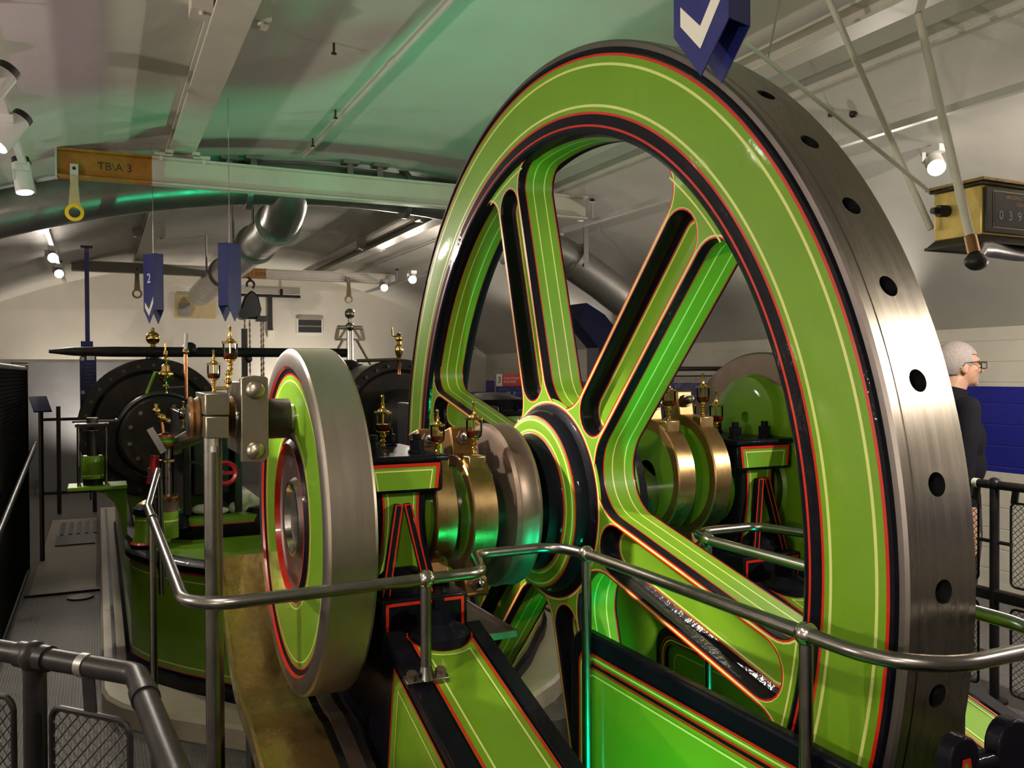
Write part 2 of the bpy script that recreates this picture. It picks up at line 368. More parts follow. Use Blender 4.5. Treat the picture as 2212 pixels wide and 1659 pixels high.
def text_mesh(body, size, key, extrude=0.0005, align='CENTER'):
    cu = bpy.data.curves.new('lettering', 'FONT'); cu.body = body; cu.size = size; cu.extrude = extrude; cu.align_x = align; cu.align_y = 'CENTER'
    ob = bpy.data.objects.new('lettering', cu); COL.objects.link(ob)
    dg = bpy.context.evaluated_depsgraph_get(); me = bpy.data.meshes.new_from_object(ob.evaluated_get(dg))
    bpy.data.objects.remove(ob); bpy.data.curves.remove(cu)
    mb = MB(); mb.add([v.co for v in me.vertices], [tuple(p.vertices) for p in me.polygons], key); bpy.data.meshes.remove(me)
    return mb
def frame(o, ex, ey):
    ex, ey = Vector(ex).normalized(), Vector(ey).normalized(); mt = Matrix((ex, ey, ex.cross(ey))).transposed().to_4x4(); mt.translation = Vector(o); return mt
def hexnut(mb, c, d, r, h, key):
    c, d = Vector(c), Vector(d).normalized(); return mb.cyl(c, c + d*h, r, key, seg=6)

# ============================================================ THE SETTING
VX, VTOP, VR = 1.75, 3.20, 7.37           # barrel vault: axis x, crown height, radius
XL, XR, YN, YF, ZS = -2.40, 5.90, -4.5, 13.5, 1.93
def vz(x): return VTOP - (VR - math.sqrt(VR*VR - (x-VX)**2))
NV = 56
vx = [XL + (XR-XL)*i/NV for i in range(NV+1)]
mb = MB()
vs = [(x, y, vz(x)) for y in (YN, YF) for x in vx] + [(x, y, vz(x)+0.2) for y in (YN, YF) for x in vx]
n = NV+1
mb.add(vs, [(i, i+1, n+i+1, n+i) for i in range(NV)] + [(2*n+i, 3*n+i, 3*n+i+1, 2*n+i+1) for i in range(NV)], 'vault_white')
struct('ceiling', mb)
# floor with the flywheel pit left open
PX0, PX1, PY0, PY1 = 0.30, 2.33, 0.88, 3.55
mb = MB()
def slab(m_, x0, x1, y0, y1, z0, z1, k): m_.box((x0, y0, z0), (x1, y1, z1), k)
slab(mb, XL, PX0, YN, YF, -0.15, 0, 'floor_grey'); slab(mb, PX1, XR, YN, YF, -0.15, 0, 'floor_grey')
slab(mb, PX0, PX1, YN, PY0, -0.15, 0, 'floor_grey'); slab(mb, PX0, PX1, PY1, YF, -0.15, 0, 'floor_grey')
slab(mb, PX0-.1, PX1+.1, PY0-.1, PY1+.1, -0.75, -0.6, 'concrete')
for a in ((PX0-.1, PX0, PY0, PY1), (PX1, PX1+.1, PY0, PY1), (PX0, PX1, PY0-.1, PY0), (PX0, PX1, PY1, PY1+.1)): slab(mb, *a, -0.6, -0.15, 'concrete')
struct('floor', mb)
mb = MB(); mb.box((XL-.2, YN, -.15), (XL, YF, vz(XL)+.15), 'wall_white'); struct('wall_left', mb)
mb = MB(); mb.box((XR, YN, -.15), (XR+.2, YF, 0.868), 'wall_brick'); mb.box((XR, YN, .868), (XR+.2, YF, 1.488), 'blue_brick'); mb.box((XR, YN, 1.488), (XR+.2, YF, vz(XR)+.15), 'wall_brick'); struct('wall_right', mb)
def end_wall(name, y0, y1, split):
    mb = MB()
    ys = (y0, y1)
    def slabx(zf0, zf1, key):
        vs = []
        for y in ys:
            for x in vx: vs += [(x, y, zf0(x)), (x, y, zf1(x))]
        fs = []
        for j in range(2):
            for i in range(NV): a = j*2*n + 2*i; fs.append((a, a+2, a+3, a+1))
        mb.add(vs, fs, key)
    if split: slabx(lambda x: -.15, lambda x: 1.30, 'wall_grey'); slabx(lambda x: 1.30, lambda x: vz(x)+.1, 'wall_white')
    else: slabx(lambda x: -.15, lambda x: vz(x)+.1, 'wall_white')
    return struct(name, mb)
wall_far = end_wall('wall_far', YF, YF+.2, True); end_wall('wall_near', YN-.2, YN, False)
# grey panelled stretch of the far wall on the left
mb = MB(); mb.box((XL, YF-.03, 0), (0.55, YF, 1.79), 'wall_grey'); struct('trim_1', mb)
# louvre vent, access panel and doorway in the far wall
mb = MB(); mb.box((2.74, YF-.03, 2.23), (3.15, YF-.005, 2.46), 'white_metal'); w1 = struct('window_1', mb)
for zc in (2.292, 2.398):
    m2 = MB(); m2.box((2.77, YF-.045, zc-.043), (3.12, YF-.028, zc+.043), 'cap_black'); o = struct('louvre', m2, w1)
mb = MB(); mb.box((1.01, YF-.025, 2.43), (1.57, YF-.002, 2.76), 'worn_yellow'); w2 = struct('window_2', mb)
m2 = MB(); m2.box((1.06, YF-.07, 2.46), (1.22, YF-.02, 2.64), 'galv'); struct('junction_box', m2, w2)
mb = MB(); mb.box((4.95, YF-.04, 0), (5.55, YF-.002, 2.0), 'door_dark'); d1 = struct('door_1', mb)
m2 = MB()
for i in range(16): m2.box((4.90+i*.042, YF-.30, 2.02+(0.0)), (4.925+i*.042, YF-.02, 2.08), 'roof_red')
m2.box((4.88, YF-.30, 2.0), (5.58, YF-.02, 2.02), 'roof_red')
struct('awning', m2, d1)
# painted-over seams and nails of the vault
mb = MB()
for (x, y) in ((1.02, 4.1), (1.30, 5.2), (1.32, 5.9), (1.75, 6.6)): mb.cyl((x, y, vz(x)-.05), (x, y, vz(x)+.01), .006, 'iron_dark', 6).box((x-.012, y-.004, vz(x)-.055), (x+.012, y+.004, vz(x)-.045), 'iron_dark')
for (x, y) in ((3.6, 3.4), (3.75, 4.8), (4.45, 5.6)): mb.ball((x, y, vz(x)-.01), .022, 'iron_dark', 8, 6)
struct('trim_2', mb)

# ============================================================ FLYWHEEL
WX, WY, WZ = 1.2253, 2.3652, 1.2151
AX = Vector((0, WY, WZ))
def wp(dx, r, t): return Vector((WX+dx, WY - r*math.cos(t), WZ + r*math.sin(t)))
RB, RT = 1.075, 1.322
fly = thing('flywheel', 'huge green six-spoke flywheel with black rim edges and pinstripes', 'flywheel', (WX+.09, WY, WZ-RT))
prof = [(.020,1.0755,'black'),(.006,1.080,'black'),(.0,1.089,'black'),(.0,1.098,'red'),(.0,1.104,'black'),(.001,1.131,'red'),(.0005,1.138,'green'),(0,1.150,'cream'),(0,1.157,'green'),(-.003,1.20,'green'),(0,1.2565,'cream'),(0,1.2635,'green'),(0,1.2805,'red'),(.0005,1.2875,'black'),(-.004,1.292,'black'),(-.003,1.300,'black'),(.004,1.304,'steel_edge'),(.004,1.316,'steel_edge'),(.009,RT,'steel_tread'),(.030,RT,'steel_tread'),(.032,RT+.0015,'steel_tread'),(.172,RT,'steel_tread'),(.180,RT-.006,'steel_edge'),(.180,1.29,'black'),(.180,1.28,'green'),(.180,1.14,'black'),(.176,1.085,'black'),(.160,RB,'black'),(.140,RB,'red'),(.137,RB,'green'),(.112,RB,'cream'),(.108,RB,'green'),(.072,RB,'cream'),(.068,RB,'green'),(.046,RB,'red'),(.043,RB,'black'),(.020,1.0755,'black')]
mb = MB(); mb.lathe([(WX+p[0]-0, p[1], p[2]) for p in prof], None, (0, WY, WZ), 'X', 240)
rim = part('rim', mb, fly, ang=28)
cut = MB()
for i in range(45):
    t = math.radians(0.2 + 8*i); cut.cyl(wp(.089, RT-.045, t), wp(.089, RT+.03, t), .0215, 'cap_black', 20)
cme = cut.mesh('hole_cutter', ORG[fly]); co = link('hole_cutter', cme, None, ORG[fly])
bo = rim.modifiers.new('holes', 'BOOLEAN'); bo.object = co; bo.operation = 'DIFFERENCE'; bo.solver = 'EXACT'; bo.material_mode = 'TRANSFER'
bpy.context.view_layer.update()
dg = bpy.context.evaluated_depsgraph_get(); me = bpy.data.meshes.new_from_object(rim.evaluated_get(dg))
rim.modifiers.clear(); rim.data = me; bpy.data.objects.remove(co)
me.set_sharp_from_angle(angle=math.radians(28))

# one spoke with its share of the hub star, slot and painted lines
HW, RI, RO, SW, R0, R1, FD, BD = 0.083, 0.13, 0.075, 0.0665, 0.315, 1.035, 0.015, 0.145
def side_pts(off, sgn):
    D = 2*(HW+RI); ci = Vector((D*math.cos(PI/6), D*math.sin(PI/6))); out = []
    for k in range(11):
        a = math.radians(210 + 60*k/10); nn = Vector((math.cos(a), math.sin(a))); out.append((ci + nn*RI, nn))
    cx_ = math.sqrt((RB-RO)**2 - (HW+RO)**2); co_ = Vector((cx_, HW+RO))
    for k in range(1, 6): out.append((Vector((ci.x + (cx_-ci.x)*k/6, HW)), Vector((0, -1))))
    a1 = math.degrees(math.atan2(co_.y, co_.x)) + 360
    for k in range(9):
        a = math.radians(270 + (a1-270)*k/8); nn = Vector((math.cos(a), math.sin(a))); out.append((co_ + nn*RO, nn))
    res = []
    for p, nn in out:
        q = p + nn*off; r = q.length
        if r > RB+.004: q = q*(RB+.004)/r
        res.append(Vector((q.x, q.y*sgn)))
    return res
def slot_loop(off):
    s = SW+off; a, b = R0+SW, R1-SW; out = []
    for k in range(13): t = -PI/2 + PI*k/12; out.append(Vector((b + s*math.cos(t), s*math.sin(t))))
    for k in range(13): t = PI/2 + PI*k/12; out.append(Vector((a + s*math.cos(t), s*math.sin(t))))
    return out
def fill2d(loops):
    bm = bmesh.new(); es = []
    for lp in loops:
        vv = [bm.verts.new((p.x, p.y, 0)) for p in lp]
        es += [bm.edges.new((vv[i], vv[(i+1) % len(vv)])) for i in range(len(vv))]
    bmesh.ops.triangle_fill(bm, use_beauty=True, use_dissolve=False, edges=es)
    bm.verts.index_update(); r = ([v.co.copy() for v in bm.verts], [tuple(v.index for v in f.verts) for f in bm.faces]); bm.free(); return r
def spoke_mesh(phi):
    mb = MB(); c, s = math.cos(phi), math.sin(phi)
    def W3(q, dx): return Vector((WX+dx, WY - (q.x*c - q.y*s), WZ + (q.x*s + q.y*c)))
    def ribbon(A, da, B, db, key, closed=False):
        nA = len(A); vs = [W3(p, da) for p in A] + [W3(p, db) for p in B]
        mb.add(vs, [(i, (i+1) % nA, nA+(i+1) % nA, nA+i) for i in range(nA if closed else nA-1)], key)
    for sg in (1, -1):
        lv = [0.002, 0.0062, 0.0105]; edge = [side_pts(d, sg) for d in (0.0, *lv)]
        ribbon(edge[1], FD, edge[2], FD, 'red'); ribbon(edge[2], FD, edge[3], FD, 'cream')
        dl = [(FD, 'black', 1), (FD+.003, 'black', 0), (.040, 'red', 0), (.0435, 'green', 0), (.068, 'cream', 0), (.072, 'green', 0), (.108, 'cream', 0), (.112, 'green', 0), (.1365, 'red', 0), (.140, 'black', 0), (BD, None, 0)]
        for i in range(len(dl)-1):
            ribbon(edge[1] if i == 0 else edge[0], dl[i][0], edge[0], dl[i+1][0], dl[i][1])
    # slot: red and cream border, black walls, green floor
    s0 = slot_loop(0)
    ribbon(slot_loop(.0060), FD, slot_loop(.0042), FD, 'cream', True); ribbon(slot_loop(.0042), FD, s0, FD, 'red', True)
    s1, s2 = slot_loop(-.004), slot_loop(-.014)
    SDP = .050
    ribbon(s0, FD, s1, FD+.006, 'black', True); ribbon(s1, FD+.006, s1, FD+SDP-.008, 'black', True); ribbon(s1, FD+SDP-.008, s2, FD+SDP, 'black', True)
    s3, s4, s5 = slot_loop(-.0175), slot_loop(-.021), slot_loop(-.0255)
    ribbon(s2, FD+SDP, s3, FD+SDP, 'red', True); ribbon(s3, FD+SDP, s4, FD+SDP, 'green', True); ribbon(s4, FD+SDP, s5, FD+SDP, 'cream', True)
    v2, f2 = fill2d([s5]); mb.add([W3(p, FD+SDP) for p in v2], f2, 'green')
    hubarc = [Vector((.275*math.cos(t), .275*math.sin(t))) for t in [math.radians(-30 + 60*k/10) for k in range(11)]]
    def outline(off):
        A, B = side_pts(off, 1), side_pts(off, -1); ta, tb = math.atan2(A[-1].y, A[-1].x), math.atan2(B[-1].y, B[-1].x)
        arc = [Vector(((RB+.004)*math.cos(ta + (tb-ta)*k/8), (RB+.004)*math.sin(ta + (tb-ta)*k/8))) for k in range(1, 8)]
        return A + arc + B[::-1] + hubarc
    v2, f2 = fill2d([outline(.0105), slot_loop(.0060)]); mb.add([W3(p, FD) for p in v2], f2, 'green')
    v2, f2 = fill2d([outline(0)]); mb.add([W3(p, BD) for p in v2], f2, 'green')
    # cream line across the outer end of the spoke and along the star
    A, B = side_pts(.008, 1), side_pts(.008, -1); ta, tb = math.atan2(A[-1].y, A[-1].x), math.atan2(B[-1].y, B[-1].x)
    mb.strip([W3(Vector((1.060*math.cos((ta+tb)/2+(tb-ta)*.39*(k/5-1)), 1.060*math.sin((ta+tb)/2+(tb-ta)*.39*(k/5-1)))), FD) for k in range(11)], (-1, 0, 0), .005, 'cream', lift=.0006)
    return mb
for k in range(6): part('spoke', spoke_mesh(math.radians(46.4 + 60*k)), fly, ang=28)
prof = [(-.085,.10,'black'),(-.085,.195,'black'),(-.052,.199,'black'),(-.044,.203,'red'),(-.042,.2065,'green'),(-.041,.212,'cream'),(-.041,.217,'green'),(-.040,.243,'cream'),(-.039,.248,'green'),(-.037,.254,'red'),(-.035,.2585,'black'),(-.022,.268,'black'),(.000,.274,'black'),(.010,.283,'black'),(.0142,.292,'red'),(.0146,.2955,'cream'),(.0148,.3005,'green'),(.016,.31,'green'),(.03,.29,'green'),(.14,.29,'green'),(.150,.30,'green'),(.165,.27,'black'),(.205,.255,'green'),(.210,.17,'black'),(.210,.10,'black')]
mb = MB(); mb.lathe([(WX+p[0], p[1], p[2]) for p in prof], None, (0, WY, WZ), 'X', 96); part('hub', mb, fly, ang=25)
prof = [(1.018,.12),(1.018,.212),(1.024,.232),(1.034,.239),(1.040,.236),(1.084,.236),(1.09,.239),(1.100,.234),(1.105,.215),(1.105,.12)]
mb = MB(); mb.lathe([(x, r) for x, r in prof], 'iron_brown', (0, WY, WZ), 'X', 96); part('locking_ring', mb, fly, 'brown steel ring in front of the hub')

# ============================================================ CRANKSHAFT, CRANK DISCS
def mir(p): return Vector((2*1.315 - p[0], p[1], p[2]))
MIR = Matrix.Translation((2*1.315, 0, 0)) @ Matrix.Scale(-1, 4, (1, 0, 0))
mb = MB(); mb.lathe([(.50,0),(.50,.095),(1.14,.095),(1.145,.13),(1.49,.13),(1.495,.095),(2.13,.095),(2.13,0)], 'steel_bright', (0, WY, WZ), 'X', 64)
part('crankshaft', mb, fly, 'polished steel shaft through the hub')
def crank(flip):
    c = thing('crank_disc', 'thick steel crank disc with green face and red rings, bolted big end before it' if not flip else 'far green crank disc with brown rim seen through the flywheel spokes', 'crank disc', (.511 if not flip else 2.119, WY, WZ-.455), 'crank discs')
    prof = [(.478,0,'steel_edge'),(.478,.085,'steel_bright'),(.462,.09,'steel_bright'),(.462,.10,'steel_edge'),(.476,.11,'steel_edge'),(.474,.185,'steel_edge'),(.470,.192,'red'),(.455,.195,'red'),(.455,.202,'black'),(.463,.212,'black'),(.463,.220,'red'),(.463,.2245,'green'),(.463,.233,'cream'),(.463,.2375,'green'),(.463,.368,'cream'),(.463,.3725,'green'),(.463,.384,'red'),(.463,.389,'black'),(.459,.402,'red'),(.453,.4085,'steel_edge'),(.452,.440,'steel_edge'),(.456,.450,'steel'),(.462,.455,'steel'),(.562,.455,'steel'),(.570,.448,'steel_edge'),(.570,.37,'iron_brown'),(.570,.355,'green'),(.585,.30,'green'),(.590,.16,'green'),(.600,.15,'steel_bright'),(.600,.09,'steel_bright')]
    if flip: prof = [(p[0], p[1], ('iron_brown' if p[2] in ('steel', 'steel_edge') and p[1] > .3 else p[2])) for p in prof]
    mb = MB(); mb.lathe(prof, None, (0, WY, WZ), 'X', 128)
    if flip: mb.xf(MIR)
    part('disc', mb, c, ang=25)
    m2 = MB()      # counterweight boss on the inner face
    m2.lathe([(.566,.02),(.612,.02),(.618,.10),(.612,.14),(.566,.15)], 'green', (0, WY+.02, WZ+.23), 'X', 40)
    if flip: m2.xf(MIR)
    part('pin_boss', m2, c)
    return c
CD = crank(False); crank(True)
PY, PZ = 2.335, 1.486
mb = MB(); mb.cyl((.20, PY, PZ), (.47, PY, PZ), .040, 'steel_bright', 32); mb.lathe([(.384,.04),(.384,.052),(.452,.052),(.452,.04)], 'iron_dark', (0, PY, PZ), 'X', 32)
part('crank_pin', mb, CD)
# big end of the connecting rod
rod = thing('connecting_rod', 'square pale metal big end with two domed bolts beside the near crank disc', 'connecting rod', (.346, 2.2, 1.386))
mb = MB(); mb.prism([(.313,1.388),(.366,1.386),(.378,1.400),(.378,1.592),(.372,1.596),(.346,1.599),(.318,1.596),(.313,1.592)], (0, 2.23, 0), (1,0,0), (0,0,1), 0.03, 0.0, 'nickel'); part('end_plate', mb, rod, bevel=.0025)
mb = MB(); mb.box((.318, 2.232, 1.40), (.374, 2.50, 1.585), 'nickel'); part('strap', mb, rod, bevel=.004)
for zc in (1.5635, 1.4155):
    mb = MB(); mb.lathe([(-.004,.0225),(-.010,.022),(-.018,.017),(-.0225,.009),(-.024,0)], 'nickel', (.3465, 2.2, zc), 'Y', 28); part('domed_bolt', mb, rod)
mb = MB(); mb.cyl((.346, 2.45, 1.487), (.37, 4.95, 1.235), .042, 'steel_bright', 24, .035); part('shank', mb, rod)
# pump drive: small bearing block on the pin with its tall vertical rod
pr = thing('pump_rod', 'tall upright steel pump rod with a split pale metal bearing block on top', 'rod', (.258, 2.30, -.55))
mb = MB(); mb.box((.231, 2.21, 1.503), (.288, 2.44, 1.557), 'nickel'); part('upper_block', mb, pr, bevel=.003)
mb = MB(); mb.box((.2325, 2.212, 1.447), (.2865, 2.438, 1.501), 'nickel'); part('lower_block', mb, pr, bevel=.003)
for x0, x1 in ((.205, .2305), (.2885, .312)):
    mb = MB(); mb.lathe([(x0,.02),(x0,.050),(x0+.006,.053),((x0+x1)/2,.047),(x1-.004,.053),(x1,.05),(x1,.02)], 'bronze', (0, PY, PZ+.008), 'X', 32); part('collar', mb, pr)
mb = MB(); mb.cyl((.258, 2.30, 1.45), (.258, 2.30, -.55), .0225, 'pipe_steel', 24); part('shank', mb, pr)
mb = MB(); mb.cyl((.258, 2.272, 1.447), (.258, 2.272, 1.425), .0095, 'steel_bright', 6).cyl((.258, 2.272, 1.425), (.258, 2.272, 1.41), .008, 'white_metal', 12); part('lock_nut', mb, pr)
mb = MB(); mb.ball((.262, 2.277, 1.02), .010, 'iron_brown', 10, 6).ball((.262, 2.277, 1.045), .007, 'iron_brown', 10, 6); part('oil_nipple', mb, pr)

# ============================================================ ECCENTRICS
def eccentric(x0, x1, cy, cz, R, ear_t, label, key_ring='brass_worn'):
    e = thing('eccentric', label, 'eccentric', ((x0+x1)/2, cy, cz-R), 'eccentrics on the crankshaft')
    mb = MB(); mb.lathe([(x0,R-.030,'bronze'),(x0,R-.004,'bronze'),(x0+.004,R,key_ring),(x1-.004,R,key_ring),(x1,R-.004,'bronze'),(x1,R-.030,'bronze'),(x0,R-.030,'bronze')], None, (0, cy, cz), 'X', 72); part('strap', mb, e)
    mb = MB(); mb.lathe([(x0+.006,.05),(x0+.006,R-.031),(x1-.006,R-.031),(x1-.006,.05)], 'green', (0, cy, cz), 'X', 56); part('sheave', mb, e)
    xm = (x0+x1)/2
    for sg in (0, 1):
        t = ear_t if sg == 0 else ear_t + PI
        d = Vector((0, -math.cos(t), math.sin(t))); tn = Vector((0, math.sin(t), math.cos(t)))
        m2 = MB(); m2.obox(Vector((xm, cy, cz)) + d*(R+.030), (1,0,0), tn, d, (x1-x0)/2-.001, .040, .044, 'bronze'); eo = part('ear', m2, e, bevel=.006)
        for s2 in (-1, 1):
            p = Vector((xm, cy, cz)) + d*(R+.040) + tn*(s2*.041)
            m3 = MB(); hexnut(m3, p, tn*s2, .021, .014, 'iron_brown'); m3.cyl(p + tn*(s2*.014), p + tn*(s2*.030), .013, 'iron_brown', 14); m3.ball(p + tn*(s2*.030), .013, 'steel_bright', 12, 8); b_ = link('bolt', m3.mesh('bolt', ORG[e]), eo)
    m2 = MB(); t = math.radians(62); d = Vector((0, -math.cos(t), math.sin(t))); p = Vector((xm, cy, cz)) + d*R
    m2.box((xm-.026, p.y-.022, p.z-.02), (xm+.026, p.y+.022, p.z+.020), key_ring); part('oil_pad', m2, e, bevel=.004)
    return Vector((xm, p.y, p.z+.020))
ECC = [eccentric(.806, .868, 2.318, 1.218, .152, math.radians(104), 'nearer brass eccentric strap beside the near green bearing pedestal'),
       eccentric(.906, .980, 2.318, 1.208, .165, math.radians(104), 'second brass eccentric strap next to the brown ring of the hub'),
       eccentric(1.575, 1.640, 2.340, 1.272, .182, math.radians(100), 'brass eccentric strap just behind the flywheel hub'),
       eccentric(1.705, 1.770, 2.345, 1.270, .195, math.radians(100), 'rear brass eccentric strap beside the far bearing pedestal')]

# ============================================================ SIGHT-FEED OIL CUPS
def make_cup():
    c = thing('oil_cup', 'x', 'oil cup', (0, 0, 0), 'brass and glass drip oil cups')
    mb = MB(); mb.lathe([(0,0),(0,.008),(.006,.0085),(.008,.006),(.014,.0055),(.018,.0085),(.022,.0085),(.026,.0055),(.030,.0055),(.034,.0095),(.039,.0095),(.043,.006),(.046,.012),(.049,.0195),(.052,.0195),(.052,0)], 'brass', (0,0,0), 'Z', 20); part('stem', mb, c)
    mb = MB(); mb.lathe([(.052,0),(.052,.0165),(.058,.0205),(.072,.0215),(.072,0)], 'oil', (0,0,0), 'Z', 20); part('oil', mb, c)
    mb = MB(); mb.lathe([(.052,.0185),(.058,.0225),(.070,.0240),(.106,.0240)], 'glass', (0,0,0), 'Z', 24); part('glass', mb, c)
    mb = MB(); mb.lathe([(.104,.0),(.104,.0255),(.109,.0265),(.111,.024),(.112,.015),(.117,.013),(.121,.006),(.128,.0045),(.130,.0065),(.134,.0065),(.136,.004),(.152,.0038),(.156,.0055),(.160,.0035),(.162,0)], 'brass', (0,0,0), 'Z', 20); part('lid', mb, c)
    mb = MB(); mb.cyl((0,0,.05), (0,0,.106), .0032, 'brass', 8); part('needle', mb, c)
    return c
CUP0 = make_cup(); CUP_USED = [False]
def cup(loc, label, s=1.0):
    if not CUP_USED[0]:
        CUP_USED[0] = True; CUP0.location = loc; CUP0.scale = (s,)*3; CUP0['label'] = label; return CUP0
    return dup(CUP0, loc, label, None, s)
cup(ECC[0], 'brass and glass oil cup on the nearer eccentric strap', .82)
cup(ECC[1], 'brass and glass oil cup on the second eccentric strap, before the flywheel spoke', .95)
cup(ECC[2], 'brass oil cup on the eccentric strap just behind the flywheel hub', .85)
cup(ECC[3], 'brass oil cup on the rear eccentric strap next to the far pedestal', .85)

# ============================================================ BEARING PEDESTALS
def pedestal(flip):
    e = thing('bearing_pedestal', 'green and black main bearing pedestal with red lines behind the near crank disc' if not flip else 'far green and black bearing pedestal framed by the flywheel spokes', 'bearing pedestal', (.715 if not flip else 1.915, 2.365, .905), 'main bearing pedestals')
    X0, X1, YF0, YB = .605, .825, 2.17, 2.56; xm = .715
    def add(name, m_, bevel=0, ang=35):
        if flip: m_.xf(MIR)
        return part(name, m_, e, None, bevel, ang)
    m1 = MB(); m1.box((X0, YF0, 1.290), (X1, YB, 1.372), 'black'); cap = add('cap', m1, .010)
    m1 = MB(); m1.lathe([(X0-.004,.0),(X0-.004,.13),(X1+.004,.13),(X1+.004,0)], 'green', (0, WY, WZ), 'X', 48); add('bearing_shell', m1)
    yy = YF0 - .0015   # painted cap panel
    m1 = MB(); m1.prism([(X0+.016,1.362),(X1-.016,1.362),(X1-.026,1.300),(X0+.026,1.300)], (0, yy, 0), (1,0,0), (0,0,1), 0, -.002, 'green')
    m1.strip([(X0+.022,yy,1.300),(X0+.015,yy,1.363),(X1-.015,yy,1.363),(X1-.022,yy,1.300)], (0,-1,0), .009, 'red'); m1.strip([(X0+.040,yy,1.300),(X0+.032,yy,1.349),(X1-.032,yy,1.349),(X1-.040,yy,1.300)], (0,-1,0), .004, 'cream'); add('cap_panel', m1)
    m1 = MB(); m1.box((X0-.012, YF0-.014, 1.372), (X1+.012, YB+.01, 1.388), 'black'); add('cap_plate', m1, .006)
    for (x, y) in ((.655, 2.24), (.775, 2.24), (.655, 2.49), (.775, 2.49)):
        m1 = MB(); m1.lathe([(1.388,.024),(1.395,.024),(1.396,.021)], 'black', (x, y, 0), 'Z', 18); hexnut(m1, (x, y, 1.394), (0,0,1), .020, .030, 'black'); m1.cyl((x, y, 1.424), (x, y, 1.440), .0115, 'black', 12); add('nut', m1, .0015)
    # waisted body, painted green with red and cream borders
    def half(z): # half width of the body
        t = (z-1.02)/(1.29-1.02); return .104 - .038*math.sin(PI*min(1, max(0, t))*.62)**1.0 + (.0 if t < .9 else .0)
    zs = [1.02 + .27*k/14 for k in range(15)]
    L = [(xm-half(z), z) for z in zs]; Rr = [(xm+half(z), z) for z in zs]
    m1 = MB(); m1.prism(L[::-1] + Rr, (0, 2.235, 0), (1,0,0), (0,0,1), -.26, .035, 'black'); add('body', m1, 0, 50)
    m1 = MB(); ins = .020; Li = [(xm-half(z)+ins, z) for z in zs]; Ri = [(xm+half(z)-ins, z) for z in zs]
    m1.prism(Li[::-1] + Ri, (0, 2.20, 0), (1,0,0), (0,0,1), 0, .0015, 'green')
    for lst, sg in ((Li, 1), (Ri, -1)):
        m1.strip([(x, 2.1985, z) for x, z in lst], (0,-1,0), .006, 'red'); m1.strip([(x+sg*.012, 2.1985, z) for x, z in lst], (0,-1,0), .0035, 'cream')
    add('body_panel', m1, 0, 50)
    for sg in (-1, 1):
        m1 = MB(); p, q = Vector((xm+sg*.012, 2.188, 1.262)), Vector((xm+sg*.058, 2.160, 1.035)); m1.bar(p, q, .013, .030, 'black', up=(0,-1,0))
        ofs = Vector((0, -.0155, -.002))
        m1.strip([p+ofs+Vector((-.0085,.001,0)), p+ofs+Vector((.0085,.001,0)), q+ofs+Vector((.0085,0,0)), q+ofs+Vector((0,0,-.02)), q+ofs+Vector((-.0085,0,0))], (0,-1,0), .0042, 'red', closed=True, lift=.001); add('rib', m1, .002)
    m1 = MB(); m1.lathe([(1.095,0),(1.095,.110),(1.085,.122),(1.07,.136),(1.055,.138),(1.045,.145),(1.030,.145),(1.03,0)], 'black', (0,0,0), 'Z', 40)
    m1.v = [Vector((xm + p.x*.78, 2.35 + p.y*1.5, p.z)) for p in m1.v]; add('foot', m1, 0, 25)
    m1 = MB(); m1.box((.632, 2.10, .885), (.862, 2.62, 1.035), 'black'); m1.strip([(.646, 2.10, .90),(.646, 2.10, 1.022),(.848, 2.10, 1.022),(.848, 2.10, .90)], (0,-1,0), .008, 'red'); add('sole_plate', m1, .005)
    return e
pedestal(False); pedestal(True)
cup((.735, 2.42, 1.389), 'brass and glass oil cup standing on the near bearing cap by the flywheel rim', .95)
cup((.640, 2.36, 1.389), 'oil cup half hidden behind the edge of the near crank disc', .80)
cup((1.850, 2.33, 1.389), 'brass oil cup in front on the far bearing cap with dark oil', .95)
cup((1.840, 2.46, 1.389), 'rear brass oil cup on the far bearing cap behind the eccentric cup', .90)

